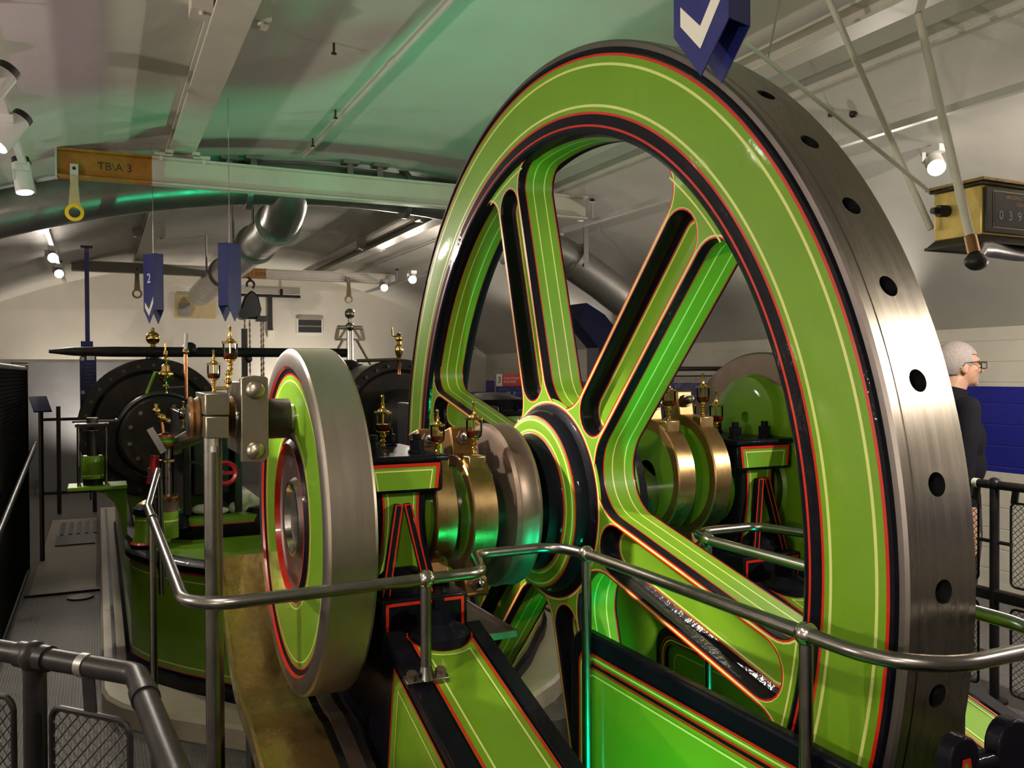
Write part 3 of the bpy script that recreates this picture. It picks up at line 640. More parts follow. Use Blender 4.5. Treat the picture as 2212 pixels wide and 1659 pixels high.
# ============================================================ BED PLATES (sloping toes towards the viewer)
def slope(y): return .905 + .30*(y-1.86)
def bed(flip):
    b = thing('bed_plate', 'sloping green bed plate with black and red borders in the foreground' if not flip else 'far sloping green bed plate right of the flywheel', 'bed plate', (.745 if not flip else 1.885, 1.9, 0), 'sloping engine bed plates')
    def add(name, m_, bevel=0):
        if flip: m_.xf(MIR)
        return part(name, m_, b, None, bevel)
    y0, y1 = .15, 2.06; X0, X1 = .622, .878
    yz = [(y0, slope(y0)), (y1, slope(y1)), (2.10, .97-.07), (3.0, .90), (3.0, 0.02), (y0, 0.02)]
    m1 = MB(); m1.prism([(p[0], p[1]) for p in yz], (X0+.012, 0, 0), (0,1,0), (0,0,1), 0, X1-X0-.024, 'black'); add('casting', m1, .006)
    nrm = Vector((0, -.30, 1)).normalized()
    def S(x, y, l=0): return Vector((x, y, slope(y))) + nrm*l
    m1 = MB()          # raised black margins
    for xa, xb in ((X0, X0+.050), (X1-.042, X1)):
        m1.add([S(xa,y0,-.02),S(xb,y0,-.02),S(xb,y1,-.02),S(xa,y1,-.02),S(xa,y0,.006),S(xb,y0,.006),S(xb,y1,.006),S(xa,y1,.006)], [(3,2,1,0),(4,5,6,7),(0,1,5,4),(1,2,6,5),(2,3,7,6),(3,0,4,7)], 'black')
    add('margin', m1, .004)
    # green top panel with a concave end round the holding-down boss
    xa, xb, xc, yc, rc = X0+.056, X1-.048, .757, 2.035, .082
    arc = [(xc + rc*math.cos(t), yc + rc*.95*math.sin(t)) for t in [math.radians(180 + 180*k/16) for k in range(17)]]
    poly = [(xa, y0)] + [(xa, yc+.015)] + arc + [(xb, yc+.015), (xb, y0)]
    m1 = MB(); v2, f2 = fill2d([[Vector(p) for p in poly]]); m1.add([S(p.x, p.y, .003) for p in v2], f2, 'green')
    m1.strip([S(x, y, .003) for x, y in [(xa+.003, y0), (xa+.003, yc+.012)]], nrm, .007, 'red'); m1.strip([S(x, y, .003) for x, y in [(xb-.003, y0), (xb-.003, yc+.012)]], nrm, .007, 'red'); m1.strip([S(x, y, .003) for x, y in arc], nrm, .007, 'red')
    arc2 = [(xc + (rc+.018)*math.cos(t), yc + (rc+.018)*.95*math.sin(t)) for t in [math.radians(236 + 64*k/14) for k in range(15)]]
    m1.strip([S(x, y, .003) for x, y in [(xa+.022, y0)] + arc2 + [(xb-.022, y0)]], nrm, .0045, 'cream'); add('top_panel', m1)
    m1 = MB(); m1.lathe([(-.02,.082),(.004,.080),(.014,.068),(.022,.050),(.030,.040),(.030,0)], 'black', (0,0,0), 'Z', 32); m1.cyl((0,0,.025), (0,0,.062), .030, 'black', 6).cyl((0,0,.06), (0,0,.085), .016, 'black', 14)
    m1.v = [Vector((xc + p.x, yc + p.y, slope(yc) + p.z)) for p in m1.v]; add('holding_down_bolt', m1)
    # side panels
    for xs, sg in ((X0+.0112, -1),):
        m1 = MB(); pts = [(y0+.05, slope(y0+.05)-.05), (y1-.06, slope(y1-.06)-.05), (y1+.1, .12), (y0+.05, .12)]
        m1.add([Vector((xs+sg*.001, y, z)) for y, z in pts], [(0,1,2,3)], 'green'); m1.strip([(xs+sg*.001, y, z) for y, z in pts], (sg,0,0), .007, 'red', closed=True)
        m1.strip([(xs+sg*.001, y, z) for y, z in [(y0+.08, slope(y0+.08)-.085), (y1-.09, slope(y1-.09)-.085), (y1+.05, .16), (y0+.08, .16)]], (sg,0,0), .0045, 'cream', closed=True); add('side_panel', m1)
    # inner side: plain green cheek carrying a raised frame with rounded rear corner
    xs = X1-.0112
    m1 = MB(); ck = [(y0+.03, slope(y0+.03)-.02), (2.05, .90), (2.12, .885), (2.985, .885), (2.985, .06), (y0+.03, .06)]
    m1.add([Vector((xs+.001, y, z)) for y, z in ck], [tuple(range(6))], 'green'); m1.strip([(xs+.001, 2.90, .07), (xs+.001, 2.90, .80), (xs+.001, 2.58, .80)], (1,0,0), .0045, 'cream'); add('inner_cheek', m1)
    def rr(off):
        zt, yb, r = .735-off, 2.53-off, .085-off*.6; out = [Vector((.70, zt))]
        for k in range(9): t = math.radians(90-90*k/8); out.append(Vector((yb-r+r*math.cos(t), zt-r+r*math.sin(t))))
        return out + [Vector((yb, .10))]
    m1 = MB(); o_, i_ = rr(0), rr(.05); nn_ = len(o_)
    vs_ = [Vector((xs+.016, p.x, p.y)) for p in o_] + [Vector((xs+.016, p.x, p.y)) for p in i_] + [Vector((xs, p.x, p.y)) for p in o_] + [Vector((xs, p.x, p.y)) for p in i_]
    fs_ = []
    for k in range(nn_-1): fs_ += [(k, k+1, nn_+k+1, nn_+k), (k, 2*nn_+k, 2*nn_+k+1, k+1), (nn_+k, nn_+k+1, 3*nn_+k+1, 3*nn_+k)]
    m1.add(vs_, fs_, 'black')
    for off, wd_, k_ in ((.030, .007, 'red'), (.040, .006, 'cream'), (.049, .006, 'red')): m1.strip([(xs+.016, p.x, p.y) for p in rr(off)], (1,0,0), wd_, k_)
    m1.strip([(xs+.0015, p.x, p.y) for p in rr(.085)], (1,0,0), .005, 'cream'); add('raised_frame', m1)
    return b
bed(False); bed(True)
# drip tray fixed beside the sole plate
mb = MB(); z = .925
tr = thing('drip_tray', 'shallow brown metal drip tray beside the near sole plate', 'tray', (.93, 2.25, z-.02))
mb.box((.884, 2.06, z-.012), (.985, 2.45, z-.006), 'iron_brown'); part('tray_floor', mb, tr)
for a, b_ in (((.884,2.055,z-.014),(.985,2.062,z+.006)), ((.884,2.445,z-.014),(.985,2.452,z+.006)), ((.980,2.055,z-.014),(.986,2.452,z+.006))):
    m1 = MB(); m1.box(a, b_, 'iron_brown'); part('lip', m1, tr, bevel=.002)

# ============================================================ FLYWHEEL GUARD PLATE
gp = thing('guard_plate', 'low green splash guard plate with rounded black edge before the flywheel', 'guard plate', (1.158, 1.5, 0))
def gpl(off, zt=.928, ya=.45, yb=2.055): # outline in (y, z)
    r = .075; out = [Vector((ya, 0.02)), Vector((ya, zt-off))]
    for k in range(9): t = math.radians(90 - 90*k/8); out.append(Vector((yb-off-(r-off*.6) + (r-off*.6)*math.cos(t), zt-off-(r-off*.6) + (r-off*.6)*math.sin(t))))
    return out + [Vector((yb-off, 0.02))]
mb = MB(); mb.prism([(p.x, p.y) for p in gpl(0)], (1.142, 0, 0), (0,1,0), (0,0,1), 0, .032, 'black'); part('edge_frame', mb, gp, bevel=.008)
mb = MB(); xx = 1.1415
def gpath(off): return [(xx, p.x, p.y) for p in gpl(off)[1:]]
v2, f2 = fill2d([gpl(.052)]); mb.add([(xx-.0006, p.x, p.y) for p in v2], f2, 'green')
for off, wd, k in ((.050, .006, 'red'), (.060, .0045, 'cream'), (.072, .006, 'red'), (.078, .008, 'black'), (.086, .005, 'red'), (.103, .0045, 'cream')): mb.strip(gpath(off), (-1,0,0), wd, k)
part('painted_panel', mb, gp)

# ============================================================ OIL TROUGH UNDER THE CRANK
tg = thing('oil_trough', 'curved brass oil trough below the near crank disc', 'trough', (.47, 2.5, .60))
mb = MB(); RR = .545
arc = [(-RR*math.cos(math.radians(a)), RR*math.sin(math.radians(a))) for a in range(-112, -14, 4)]
pts = [(1.75, WZ-RR-.13), (2.0, WZ-RR-.07), (2.2, WZ-RR-.02)] + [(WY + math.cos(math.radians(a))*RR, WZ + math.sin(math.radians(a))*RR) for a in range(-95, -17, 3)]
for nm, x0, x1, key, dz in (('pan', .345, .53, 'brass_sheet', 0), ('rim_strip', .548, .585, 'iron_brown', .02), ('gap_shade_strip', .52, .61, 'iron_dark', -.03)):  # last strip is an added dark filler standing in for the shaded gap
    m1 = MB(); vs = []; nn = len(pts)
    for y, zz in pts: vs += [(x0, y, zz+dz), (x1, y, zz+dz), (x1, y, zz+dz-.012), (x0, y, zz+dz-.012)]
    fs = []
    for i in range(nn-1):
        a = 4*i
        for k in range(4): fs.append((a+k, a+(k+1) % 4, a+4+(k+1) % 4, a+4+k))
    fs += [(0,1,2,3), (4*nn-4, 4*nn-3, 4*nn-2, 4*nn-1)]
    m1.add(vs, fs, key); part(nm, m1, tg)
m1 = MB(); m1.prism([(y, zz) for y, zz in pts] + [(y, zz+.05) for y, zz in pts[::-1]], (.336, 0, 0), (0,1,0), (0,0,1), 0, .009, 'brass_sheet'); part('side_wall', m1, tg)
m1 = MB(); m1.prism([(y, zz) for y, zz in pts] + [(y, zz-.05) for y, zz in pts[::-1]], (.585, 0, 0), (0,1,0), (0,0,1), 0, .03, 'iron_dark'); part('side_wall', m1, tg)
m1 = MB(); m1.box((.36, 2.40, .02), (.57, 2.50, .66), 'iron_dark'); part('support', m1, tg)

# ============================================================ POLISHED GUARD RAIL ROUND CRANK AND FLYWHEEL
RZ = 1.14
gr = thing('guard_rail', 'polished bent steel guard rail looping round the crank and flywheel', 'guard rail', (1.12, 1.5, 0))
half = [(.153,3.30),(.153,1.835),(.80,1.86),(.86,2.05),(1.09,2.05),(1.12,1.93),(1.12,.935)]
loop = half + [(2.63-x, y) for x, y in half[::-1]]
pts = fillet([(x, y, RZ) for x, y in loop], [.10,.05,.05,.08,.10,.14,.14,.10,.08,.05,.05,.10], 8)
mb = MB(); mb.tube(pts, .0135, 'pipe_steel', 18); part('rail', mb, gr, ang=60)
def rail_post(x, y, z0, plate, label=None):
    m1 = MB(); m1.cyl((x, y, z0), (x, y, RZ-.01), .0125, 'pipe_steel', 18); m1.lathe([(z0,.020),(z0+.012,.0165),(z0+.03,.013)], 'pipe_steel', (x, y, 0), 'Z', 18); part('post', m1, gr)
    m1 = MB(); m1.ball((x, y, RZ), .0215, 'steel_bright', 20, 12); part('ball_joint', m1, gr)
    if plate:
        m1 = MB(); m1.obox((x, y, z0), (1, .0, 0), (0, 1, .3), (0, -.3, 1), .050, .016, .007, 'pipe_steel')
        part('foot_plate', m1, gr, bevel=.002)
        for s_ in (-1, 1):
            m1 = MB(); m1.cyl((x+s_*.034, y, z0+.006), (x+s_*.034, y-.004, z0+.020), .0125, 'iron_brown', 6); part('bolt', m1, gr)
for x, y, z0, pl in ((.66, 1.855, .915, True), (1.12, 1.93, .10, False), (1.12, 1.165, .10, False), (1.51, 1.94, .10, False), (1.97, 1.855, .915, True), (1.51, 1.165, .10, False)): rail_post(x, y, z0, pl)
for x, y in ((.153, 3.02), (2.477, 3.02)):
    m1 = MB(); m1.cyl((x, y, 0), (x, y, RZ), .0115, 'pipe_steel', 14); part('post', m1, gr); m1 = MB(); m1.cyl((x, y-.012, RZ), (x, y+.012, RZ), .0185, 'pipe_steel', 16); part('ferrule', m1, gr)
m1 = MB(); m1.tube(fillet([(.153, 3.30, RZ), (.215, 3.75, RZ+.09), (.225, 3.78, .72)], .03, 6), .0125, 'pipe_steel', 14); part('end_leg', m1, gr)
# black casting with two lugs at the near end of the wheel guard
bk = thing('rail_bracket', 'black double-lugged bracket below the near bend of the guard rail', 'bracket', (1.215, .885, 0))
for i, (x0, x1, zt) in enumerate(((1.115, 1.178, 1.062), (1.222, 1.298, 1.068))):
    xm_, hw = (x0+x1)/2, (x1-x0)/2
    poly = [(x0, .5), (x1, .5)] + [(xm_ + hw*math.cos(t), zt - hw + hw*math.sin(t)) for t in [PI*k/12 for k in range(13)]]
    m1 = MB(); m1.prism(poly, (0, .90, 0), (1,0,0), (0,0,1), 0, .028, 'black'); part('lug', m1, bk, bevel=.004)
    if i == 0:
        m1 = MB(); pp = [(x, .8715, z) for x, z in ((x0+.016, .60), (x0+.018, .98), (xm_-.006, 1.028), (xm_+.006, 1.028), (x1-.018, .98), (x1-.016, .60))]
        m1.add(pp, [tuple(range(6))], 'green'); m1.strip(pp, (0,-1,0), .006, 'red'); part('painted_panel', m1, bk)
m1 = MB(); m1.box((1.11, .875, .02), (1.30, .935, .98), 'black'); part('web', m1, bk, bevel=.006)
m1 = MB(); m1.cyl((1.15, .888, 1.01), (1.26, .888, 1.01), .016, 'black', 16); part('pin', m1, bk)

# ============================================================ FENCES
def mesh_panel(mb, o, ex, ey, wd, ht, sp=.026, r=.0016, key='mesh_dark'):
    o, ex, ey = Vector(o), Vector(ex).normalized(), Vector(ey).normalized()
    for s_ in (1, -1):
        k = -ht
        while k < wd + ht:
            # line x = k + s*t, y = t (or ht - t)
            t0, t1 = 0.0, ht
            a, b = k, k + ht
            lo, hi = max(0.0, -k), min(ht, wd - k)
            if hi - lo > .004:
                p = (k+lo, lo if s_ > 0 else ht-lo); q = (k+hi, hi if s_ > 0 else ht-hi)
                mb.cyl(o + ex*p[0] + ey*p[1], o + ex*q[0] + ey*q[1], r, key, 4, caps=False)
            k += sp
def panel_frame(mb, o, ex, ey, wd, ht, r=.006, key='fence_black'):
    o, ex, ey = Vector(o), Vector(ex).normalized(), Vector(ey).normalized()
    c = [o, o+ex*wd, o+ex*wd+ey*ht, o+ey*ht]; f = fillet([(c[0]+c[3])/2] + c + [(c[0]+c[3])/2], .025, 4)[:-1]
    mb.tube(f, r, key, 8, closed=True)
# near fence, lower left corner
nf = thing('pipe_fence', 'black pipe fence with lattice panels in the lower left corner', 'fence', (-.02, 1.80, 0))
d1 = Vector((.239, -.271, 0)).normalized(); p0 = Vector((-.116, 1.913, 1.06))
pts = fillet([p0 - d1*1.6, p0 + d1*.262, Vector((.094, 1.20, 1.06)), Vector((.094, .25, 1.06))], [.055, .5], 8)
mb = MB(); mb.tube(pts, .0205, 'fence_black', 20); part('top_rail', mb, nf, ang=60)
for p in (p0, p0 - d1*.95):
    m1 = MB(); m1.cyl((p.x, p.y, 0), (p.x, p.y, 1.06), .021, 'fence_black', 18); part('post', m1, nf)
    m1 = MB(); m1.ball(p, .030, 'fence_black', 18, 12); m1.cyl(p - d1*.04, p + d1*.04, .0245, 'fence_black', 18); part('joint', m1, nf)
pc = p0 + d1*.135
m1 = MB(); m1.cyl(pc - d1*.009, pc + d1*.009, .0225, 'galv', 18); part('clamp_ring', m1, nf, 'grey clamp ring')
m1 = MB(); m1.bar(pc + d1*.006, pc + d1*.012 + Vector((0,0,-.085)), .030, .004, 'fence_black', up=d1.cross(Vector((0,0,1)))); part('hanger', m1, nf)
pe = p0 + d1*.262
m1 = MB(); m1.cyl((.0640, 1.62, 1.06), (.0672, 1.575, 1.06), .0235, 'fence_black', 18); part('sleeve', m1, nf)
up = Vector((0,0,1))
for o, wd in ((p0 + d1*.045 + Vector((0,0,-.97)), .20), (p0 - d1*.90 + Vector((0,0,-.97)), .84)):
    m1 = MB(); panel_frame(m1, o, d1, up, wd, .88); pf = part('panel_frame', m1, nf); m1 = MB(); mesh_panel(m1, o, d1, up, wd, .88); part('lattice', m1, nf)['kind'] = 'stuff'
o = Vector((.094, .55, .09)); m1 = MB(); panel_frame(m1, o, (0,1,0), up, .90, .88); part('panel_frame', m1, nf); m1 = MB(); mesh_panel(m1, o, (0,1,0), up, .90, .88); part('lattice', m1, nf)['kind'] = 'stuff'
m1 = MB(); m1.cyl((.094, .45, 0), (.094, .45, 1.06), .021, 'fence_black', 18); part('post', m1, nf)
# right-hand fence along the far walkway
rf = thing('pipe_fence', 'long black pipe fence with lattice panels before the blue and white wall', 'fence', (3.91, 3.5, 0))
m1 = MB(); m1.cyl((3.91, .9, 1.05), (3.91, 2.905, 1.05), .021, 'fence_black', 16).cyl((3.91, 2.905, 1.05), (3.91, 2.93, 1.05), .023, 'white_metal', 16).cyl((3.91, 2.93, 1.05), (3.91, 6.6, 1.05), .021, 'fence_black', 16); part('top_rail', m1, rf)
m1 = MB(); m1.box((3.89, .9, .49), (3.93, 6.6, .545), 'fence_black'); part('middle_rail', m1, rf, bevel=.008)
for y in (1.75, 2.82, 3.89, 4.96, 6.03):
    m1 = MB(); m1.cyl((3.91, y, 0), (3.91, y, 1.05), .022, 'fence_black', 16).ball((3.91, y, 1.055), .032, 'fence_black', 16, 10); m1.lathe([(0,.06),(.012,.06),(.02,.025)], 'fence_black', (3.91, y, 0), 'Z', 16); part('post', m1, rf)
    for z0, h in ((.575, .40), (.06, .41)):
        o = Vector((3.91, y+.085, z0)); m1 = MB(); panel_frame(m1, o, (0,1,0), up, .90, h); part('panel_frame', m1, rf); m1 = MB(); mesh_panel(m1, o, (0,1,0), up, .90, h, .030); part('lattice', m1, rf)['kind'] = 'stuff'
    for yy, zz in ((y+.10, 1.0), (y+.97, 1.0)):
        m1 = MB(); m1.bar((3.91, yy, zz-.03), (3.91, yy-.01, zz+.045), .03, .012, 'fence_black', up=(1,0,0)); part('hanger', m1, rf)
    m1 = MB(); m1.cyl((3.91, y-.09, .775), (3.91, y+.09, .775), .009, 'fence_black', 10); part('stay', m1, rf)
# raised fence far right, behind the far crank disc
ff = thing('pipe_fence', 'dark pipe fence with one lattice panel far behind the rear eccentrics', 'fence', (4.85, 6.5, 0))
m1 = MB(); m1.cyl((4.45, 6.5, 1.635), (5.85, 6.5, 1.635), .02, 'fence_black', 12); part('top_rail', m1, ff)
for x in (4.6, 5.35): m1 = MB(); m1.cyl((x, 6.5, 0), (x, 6.5, 1.63), .02, 'fence_black', 12); part('post', m1, ff)
o = Vector((4.68, 6.5, 1.0)); m1 = MB(); panel_frame(m1, o, (1,0,0), up, .6, .57); part('panel_frame', m1, ff); m1 = MB(); mesh_panel(m1, o, (1,0,0), up, .6, .57, .03); part('lattice', m1, ff)['kind'] = 'stuff'
# tall dark screen along the left edge of the walkway
ls = thing('mesh_screen', 'tall dark lattice screen along the left edge of the walkway', 'screen', (-.55, 5.6, 0))
for y0, y1 in ((3.2, 5.55), (5.6, 7.9)):
    m1 = MB(); panel_frame(m1, (-.52, y0, .06), (0,1,0), up, y1-y0, 1.60, .018); part('panel_frame', m1, ls); m1 = MB(); m1.box((-.545, y0+.02, .08), (-.535, y1-.02, 1.64), 'mesh_dark'); part('backing_sheet', m1, ls); m1 = MB(); mesh_panel(m1, (-.52, y0, .06), (0,1,0), up, y1-y0, 1.60, .05, .003, 'fence_black'); part('lattice', m1, ls)['kind'] = 'stuff'
for y in (3.18, 5.575, 7.92): m1 = MB(); m1.cyl((-.54, y, 0), (-.54, y, 1.69), .022, 'fence_black', 12); part('post', m1, ls)
m1 = MB(); m1.cyl((-.47, 8.2, 1.05), (-.47, 4.6, .74), .019, 'fence_black', 14); part('hand_rail', m1, ls, 'sloping hand rail')
m1 = MB(); m1.cyl((-.5, 7.9, 1.685), (-.62, 7.9, 1.685), .03, 'galv', 14); part('cap', m1, ls)
# walkway gate rails at the far end of the passage
wg = thing('passage_barrier', 'low dark barrier closing the far end of the left walkway', 'barrier', (-.3, 11.4, 0))
for z in (.25, 1.1): m1 = MB(); m1.cyl((-.62, 11.4, z), (-.02, 11.4, z), .018, 'fence_black', 10); part('rail', m1, wg)
for x in (-.42, -.05): m1 = MB(); m1.cyl((x, 11.4, 0), (x, 11.4, 1.25), .024, 'fence_black', 10); part('post', m1, wg)
# lit floor area painted as a pale patch, grating and threshold strip in the passage
fl = solo('lit_floor_patch', MB().box((-.47, 7.25, .0), (-.03, 10.9, .006), 'floor_lit'), 'lit area of the left walkway floor, painted pale', 'lit floor patch', (-.25, 9, 0))
gt = thing('floor_grate', 'dark slotted grate let into the lit floor patch', 'grate', (-.2, 9.9, .006))
m1 = MB(); m1.box((-.38, 9.2, .006), (-.04, 9.75, .018), 'iron_dark'); part('plate', m1, gt)
for i in range(5): m1 = MB(); m1.box((-.36+i*.075, 9.8, .006), (-.33+i*.075, 10.6, .02), 'iron_dark'); part('bar', m1, gt)
th = thing('threshold', 'dark threshold strip with a round floor cover across the left walkway', 'threshold', (-.24, 7.2, 0))
m1 = MB(); m1.box((-.5, 7.19, 0), (-.0, 7.24, .016), 'iron_dark'); part('strip', m1, th); m1 = MB(); m1.lathe([(.0,.09),(.012,.085),(.014,.06),(.014,0)], 'iron_dark', (-.13, 7.02, 0), 'Z', 24); part('cover', m1, th)

# ============================================================ NEAR AND FAR STEAM ENGINE
def loft(mb, plan, rings):
    """plan: closed polygon; rings: (z, outward offset, key of the band above)"""
    nP = len(plan); P2 = [Vector(p) for p in plan]; ns = []
    for i in range(nP):
        d = (P2[(i+1) % nP] - P2[i]).normalized() + (P2[i] - P2[i-1]).normalized(); d.normalize(); ns.append(Vector((d.y, -d.x)))
    area = sum(P2[i].x*P2[(i+1) % nP].y - P2[(i+1) % nP].x*P2[i].y for i in range(nP))
    if area < 0: ns = [-q for q in ns]
    o = len(mb.v)
    for z, off, k in rings:
        for p, q in zip(P2, ns): mb.v.append(Vector((p.x+q.x*off, p.y+q.y*off, z)))
    for j in range(len(rings)-1):
        for i in range(nP): mb.f.append([o+j*nP+i, o+j*nP+(i+1) % nP, o+(j+1)*nP+(i+1) % nP, o+(j+1)*nP+i]); mb.k.append(rings[j][2])
    mb.f.append([o+(len(rings)-1)*nP+i for i in range(nP)]); mb.k.append(rings[-1][2])
    return mb
PLAN = [(.14,9.5),(.14,4.98),(.15,4.88),(.19,4.76),(.255,4.60),(.36,4.43),(.46,4.30),(.64,4.04),(.90,3.72),(.90,9.5)]
PLINTH = [(.0,11.0),(.0,4.62),(.02,4.50),(.08,4.36),(.20,4.20),(.33,4.06),(.47,3.92),(.62,3.77),(.86,3.60),(.98,3.60),(.98,11.0)]
def engine(flip):
    X = lambda m_: m_.xf(MIR) if flip else m_
    side = 'far' if flip else 'near'
    pl = thing('engine_plinth', 'cream painted plinth edging the left walkway under the near engine' if not flip else 'cream painted plinth under the far engine behind the flywheel', 'plinth', (.49 if not flip else 2.14, 7.0, 0), 'engine plinths')
    m1 = MB(); loft(m1, PLINTH, [(0,0,'plinth'),(.085,0,'plinth'),(.10,-.015,'plinth')]); part('slab', X(m1), pl)
    m1 = MB(); m1.box((.055, 4.7, .10), (.075, 10.8, .108), 'iron_dark'); part('drain_slot', X(m1), pl)
    e = thing('engine_bed', 'green engine bed with rounded front corner and black mouldings left of the crank disc' if not flip else 'far green engine bed behind the flywheel', 'engine bed', (.52 if not flip else 2.11, 6.5, .10), 'engine beds')
    m1 = MB(); loft(m1, PLAN, [(.10,.02,'black'),(.15,.02,'black'),(.16,.004,'black'),(.175,0,'red'),(.182,0,'green'),(.205,0,'cream'),(.212,0,'green'),(.615,0,'cream'),(.622,0,'green'),(.652,0,'red'),(.660,0,'black'),(.672,.022,'black'),(.700,.026,'black'),(.715,.005,'black'),(.720,-.05,'green')]); part('base', X(m1), e, ang=40)
    # upper bed: black beam, sloping green table
    m1 = MB(); loft(m1, [(.34,6.85),(.34,4.95),(.44,4.86),(.90,4.86),(.90,6.85)], [(.715,0,'green'),(.735,.0,'black'),(.80,.0,'black'),(.806,-.004,'red'),(.812,-.006,'green'),(.845,-.02,'green'),(.852,-.05,'green')]); part('table', X(m1), e)
    for cx_ in (.36, .80):
        m1 = MB(); m1.lathe([(.80,.10),(.815,.095),(.85,.078),(.875,.06),(.885,0)], 'black', (cx_, 4.95, 0), 'Z', 28); part('boss', X(m1), e)
    m1 = MB(); m1.lathe([(.72,.085,'black'),(.735,.085,'red'),(.745,.075,'green'),(.80,.062,'green'),(.855,.060,'cream'),(.862,.060,'green'),(.875,.06,'black'),(.89,.075,'black'),(.915,.07,'black'),(.94,.045,'bronze'),(.955,.015,'bronze'),(.96,0,'bronze')], None, (.225, 4.90, 0), 'Z', 28); part('stop_valve', X(m1), e, ang=30)
    # crosshead guides and dark crosshead
    for x0, x1 in ((.40, .44), (.66, .70)):
        m1 = MB(); m1.box((x0, 4.9, .86), (x1, 6.0, 1.40), 'iron_dark'); part('guide', X(m1), e, bevel=.008)
    m1 = MB(); m1.box((.385, 4.84, 1.28), (.43, 4.91, 1.325), 'iron_dark'); part('cup_bracket', X(m1), e)
    m1 = MB(); m1.box((.45, 4.95, .95), (.65, 5.25, 1.30), 'iron_dark'); m1.cyl((.40, 5.02, 1.10), (.70, 5.02, 1.10), .05, 'iron_dark', 20); part('crosshead', X(m1), e, bevel=.015)
    c = thing('steam_cylinder', 'large dark bolted steam cylinder end behind the oil cups on the left' if not flip else 'far dark bolted steam cylinder beside the flywheel rim', 'steam cylinder', (.37 if not flip else 2.26, 8.0, .715), 'steam cylinders')
    m1 = MB(); m1.lathe([(6.98,0,'iron_dark'),(6.98,.40,'iron_dark'),(6.95,.43,'iron_dark'),(6.95,.505,'iron_dark'),(6.96,.512,'iron_brown'),(7.03,.512,'iron_dark'),(7.04,.47,'iron_dark'),(9.6,.47,'iron_dark'),(9.6,0,'iron_dark')], None, (.37, 0, WZ), 'Y', 72); part('barrel', X(m1), c, ang=30)
    m1 = MB(); m1.lathe([(5.95,0),(5.95,.24),(5.97,.255),(6.0,.262),(6.02,.275),(6.06,.285),(6.10,.268),(6.98,.262)], 'iron_dark', (.37, 0, WZ), 'Y', 56); m1.lathe([(5.985,.258),(5.975,.268),(5.99,.278),(6.005,.27)], 'pipe_steel', (.37, 0, WZ), 'Y', 56); part('front_cover', X(m1), c, ang=30)
    for k in range(28):
        t = 2*PI*k/28; m1 = MB(); p = Vector((.37+.462*math.cos(t), 6.95, WZ+.462*math.sin(t))); m1.cyl(p, p+Vector((0,-.022,0)), .014, 'iron_brown', 6); part('stud', X(m1), c)
    for k in range(12):
        t = 2*PI*k/12+.2; m1 = MB(); p = Vector((.37+.20*math.cos(t), 5.95, WZ+.20*math.sin(t))); m1.cyl(p, p+Vector((0,-.018,0)), .014, 'steel_bright', 6); part('cover_stud', X(m1), c)
    m1 = MB(); m1.cyl((.37, 5.95, WZ), (.37, 4.97, WZ), .038, 'steel_bright', 20); part('piston_rod', X(m1), c)
    return e
engine(False); engine(True)
# oil pump in a post frame on a green bracket, left of the near engine
op = thing('lubricator_pump', 'green oil pump in a four-post frame on a bracket by the walkway', 'pump', (-.03, 5.3, .99))
m1 = MB(); m1.box((-.155, 5.2, .985), (.14, 5.42, 1.005), 'green'); part('shelf', m1, op, bevel=.004)
m1 = MB(); m1.prism([(.138, .985), (-.06, .985), (.02, .955), (.075, .90), (.105, .82), (.115, .72), (.138, .70)], (0, 5.33, 0), (1,0,0), (0,0,1), 0, .04, 'green'); part('curved_bracket', m1, op)
for x in (-.10, .035):
    for y in (5.24, 5.38): m1 = MB(); m1.cyl((x, y, 1.005), (x, y, 1.345), .008, 'pipe_steel', 10); part('post', m1, op)
m1 = MB(); m1.lathe([(1.005,.05,'black'),(1.03,.05,'black'),(1.04,.052,'green'),(1.055,.055,'cream'),(1.06,.055,'green'),(1.15,.057,'green'),(1.165,.05,'iron_dark'),(1.165,.03,'iron_dark'),(1.30,.028,'iron_dark'),(1.30,0,'iron_dark')], None, (-.031, 5.31, 0), 'Z', 28); part('body', m1, op)
m1 = MB(); m1.box((-.115, 5.22, 1.325), (.05, 5.40, 1.342), 'iron_dark').cyl((-.031, 5.31, 1.34), (-.031, 5.31, 1.372), .03, 'pipe_steel', 14).cyl((-.13, 5.31, 1.352), (.09, 5.31, 1.352), .007, 'pipe_steel', 8).ball((.09, 5.31, 1.356), .011, 'steel_bright', 10, 6); part('crosspiece', m1, op)
# displacement lubricator: clear column between green bands
dl = thing('column_lubricator', 'upright sight-glass lubricator with green and red banded ends', 'lubricator', (.302, 4.35, .86))
m1 = MB(); m1.lathe([(.852,.050,'green'),(.93,.050,'cream'),(.937,.050,'green'),(.975,.050,'iron_brown'),(1.02,.050,'copper'),(1.03,.055,'copper'),(1.045,.055,'copper'),(1.05,.03,'copper'),(1.05,0,'copper')], None, (.30, 4.95, 0), 'Z', 24)
m1.v = [Vector((p.x-.018, p.y-.62, p.z)) for p in m1.v]; part('lower_band', m1, dl)
m1 = MB(); m1.lathe([(1.05,.030),(1.285,.030)], 'glass', (.282, 4.33, 0), 'Z', 24); part('glass', m1, dl); m1 = MB(); m1.cyl((.282, 4.33, 1.05), (.282, 4.33, 1.285), .017, 'pipe_steel', 14); part('core', m1, dl)
m1 = MB(); m1.lathe([(1.20,.031),(1.203,.036),(1.212,.036),(1.215,.031)], 'brass_worn', (.282, 4.33, 0), 'Z', 24); part('clamp_band', m1, dl)
m1 = MB(); m1.lathe([(1.275,.037,'red'),(1.285,.038,'green'),(1.297,.038,'cream'),(1.301,.038,'green'),(1.318,.038,'red'),(1.328,.037,'black'),(1.335,.02,'black'),(1.34,0,'black')], None, (.282, 4.33, 0), 'Z', 24); part('upper_band', m1, dl)
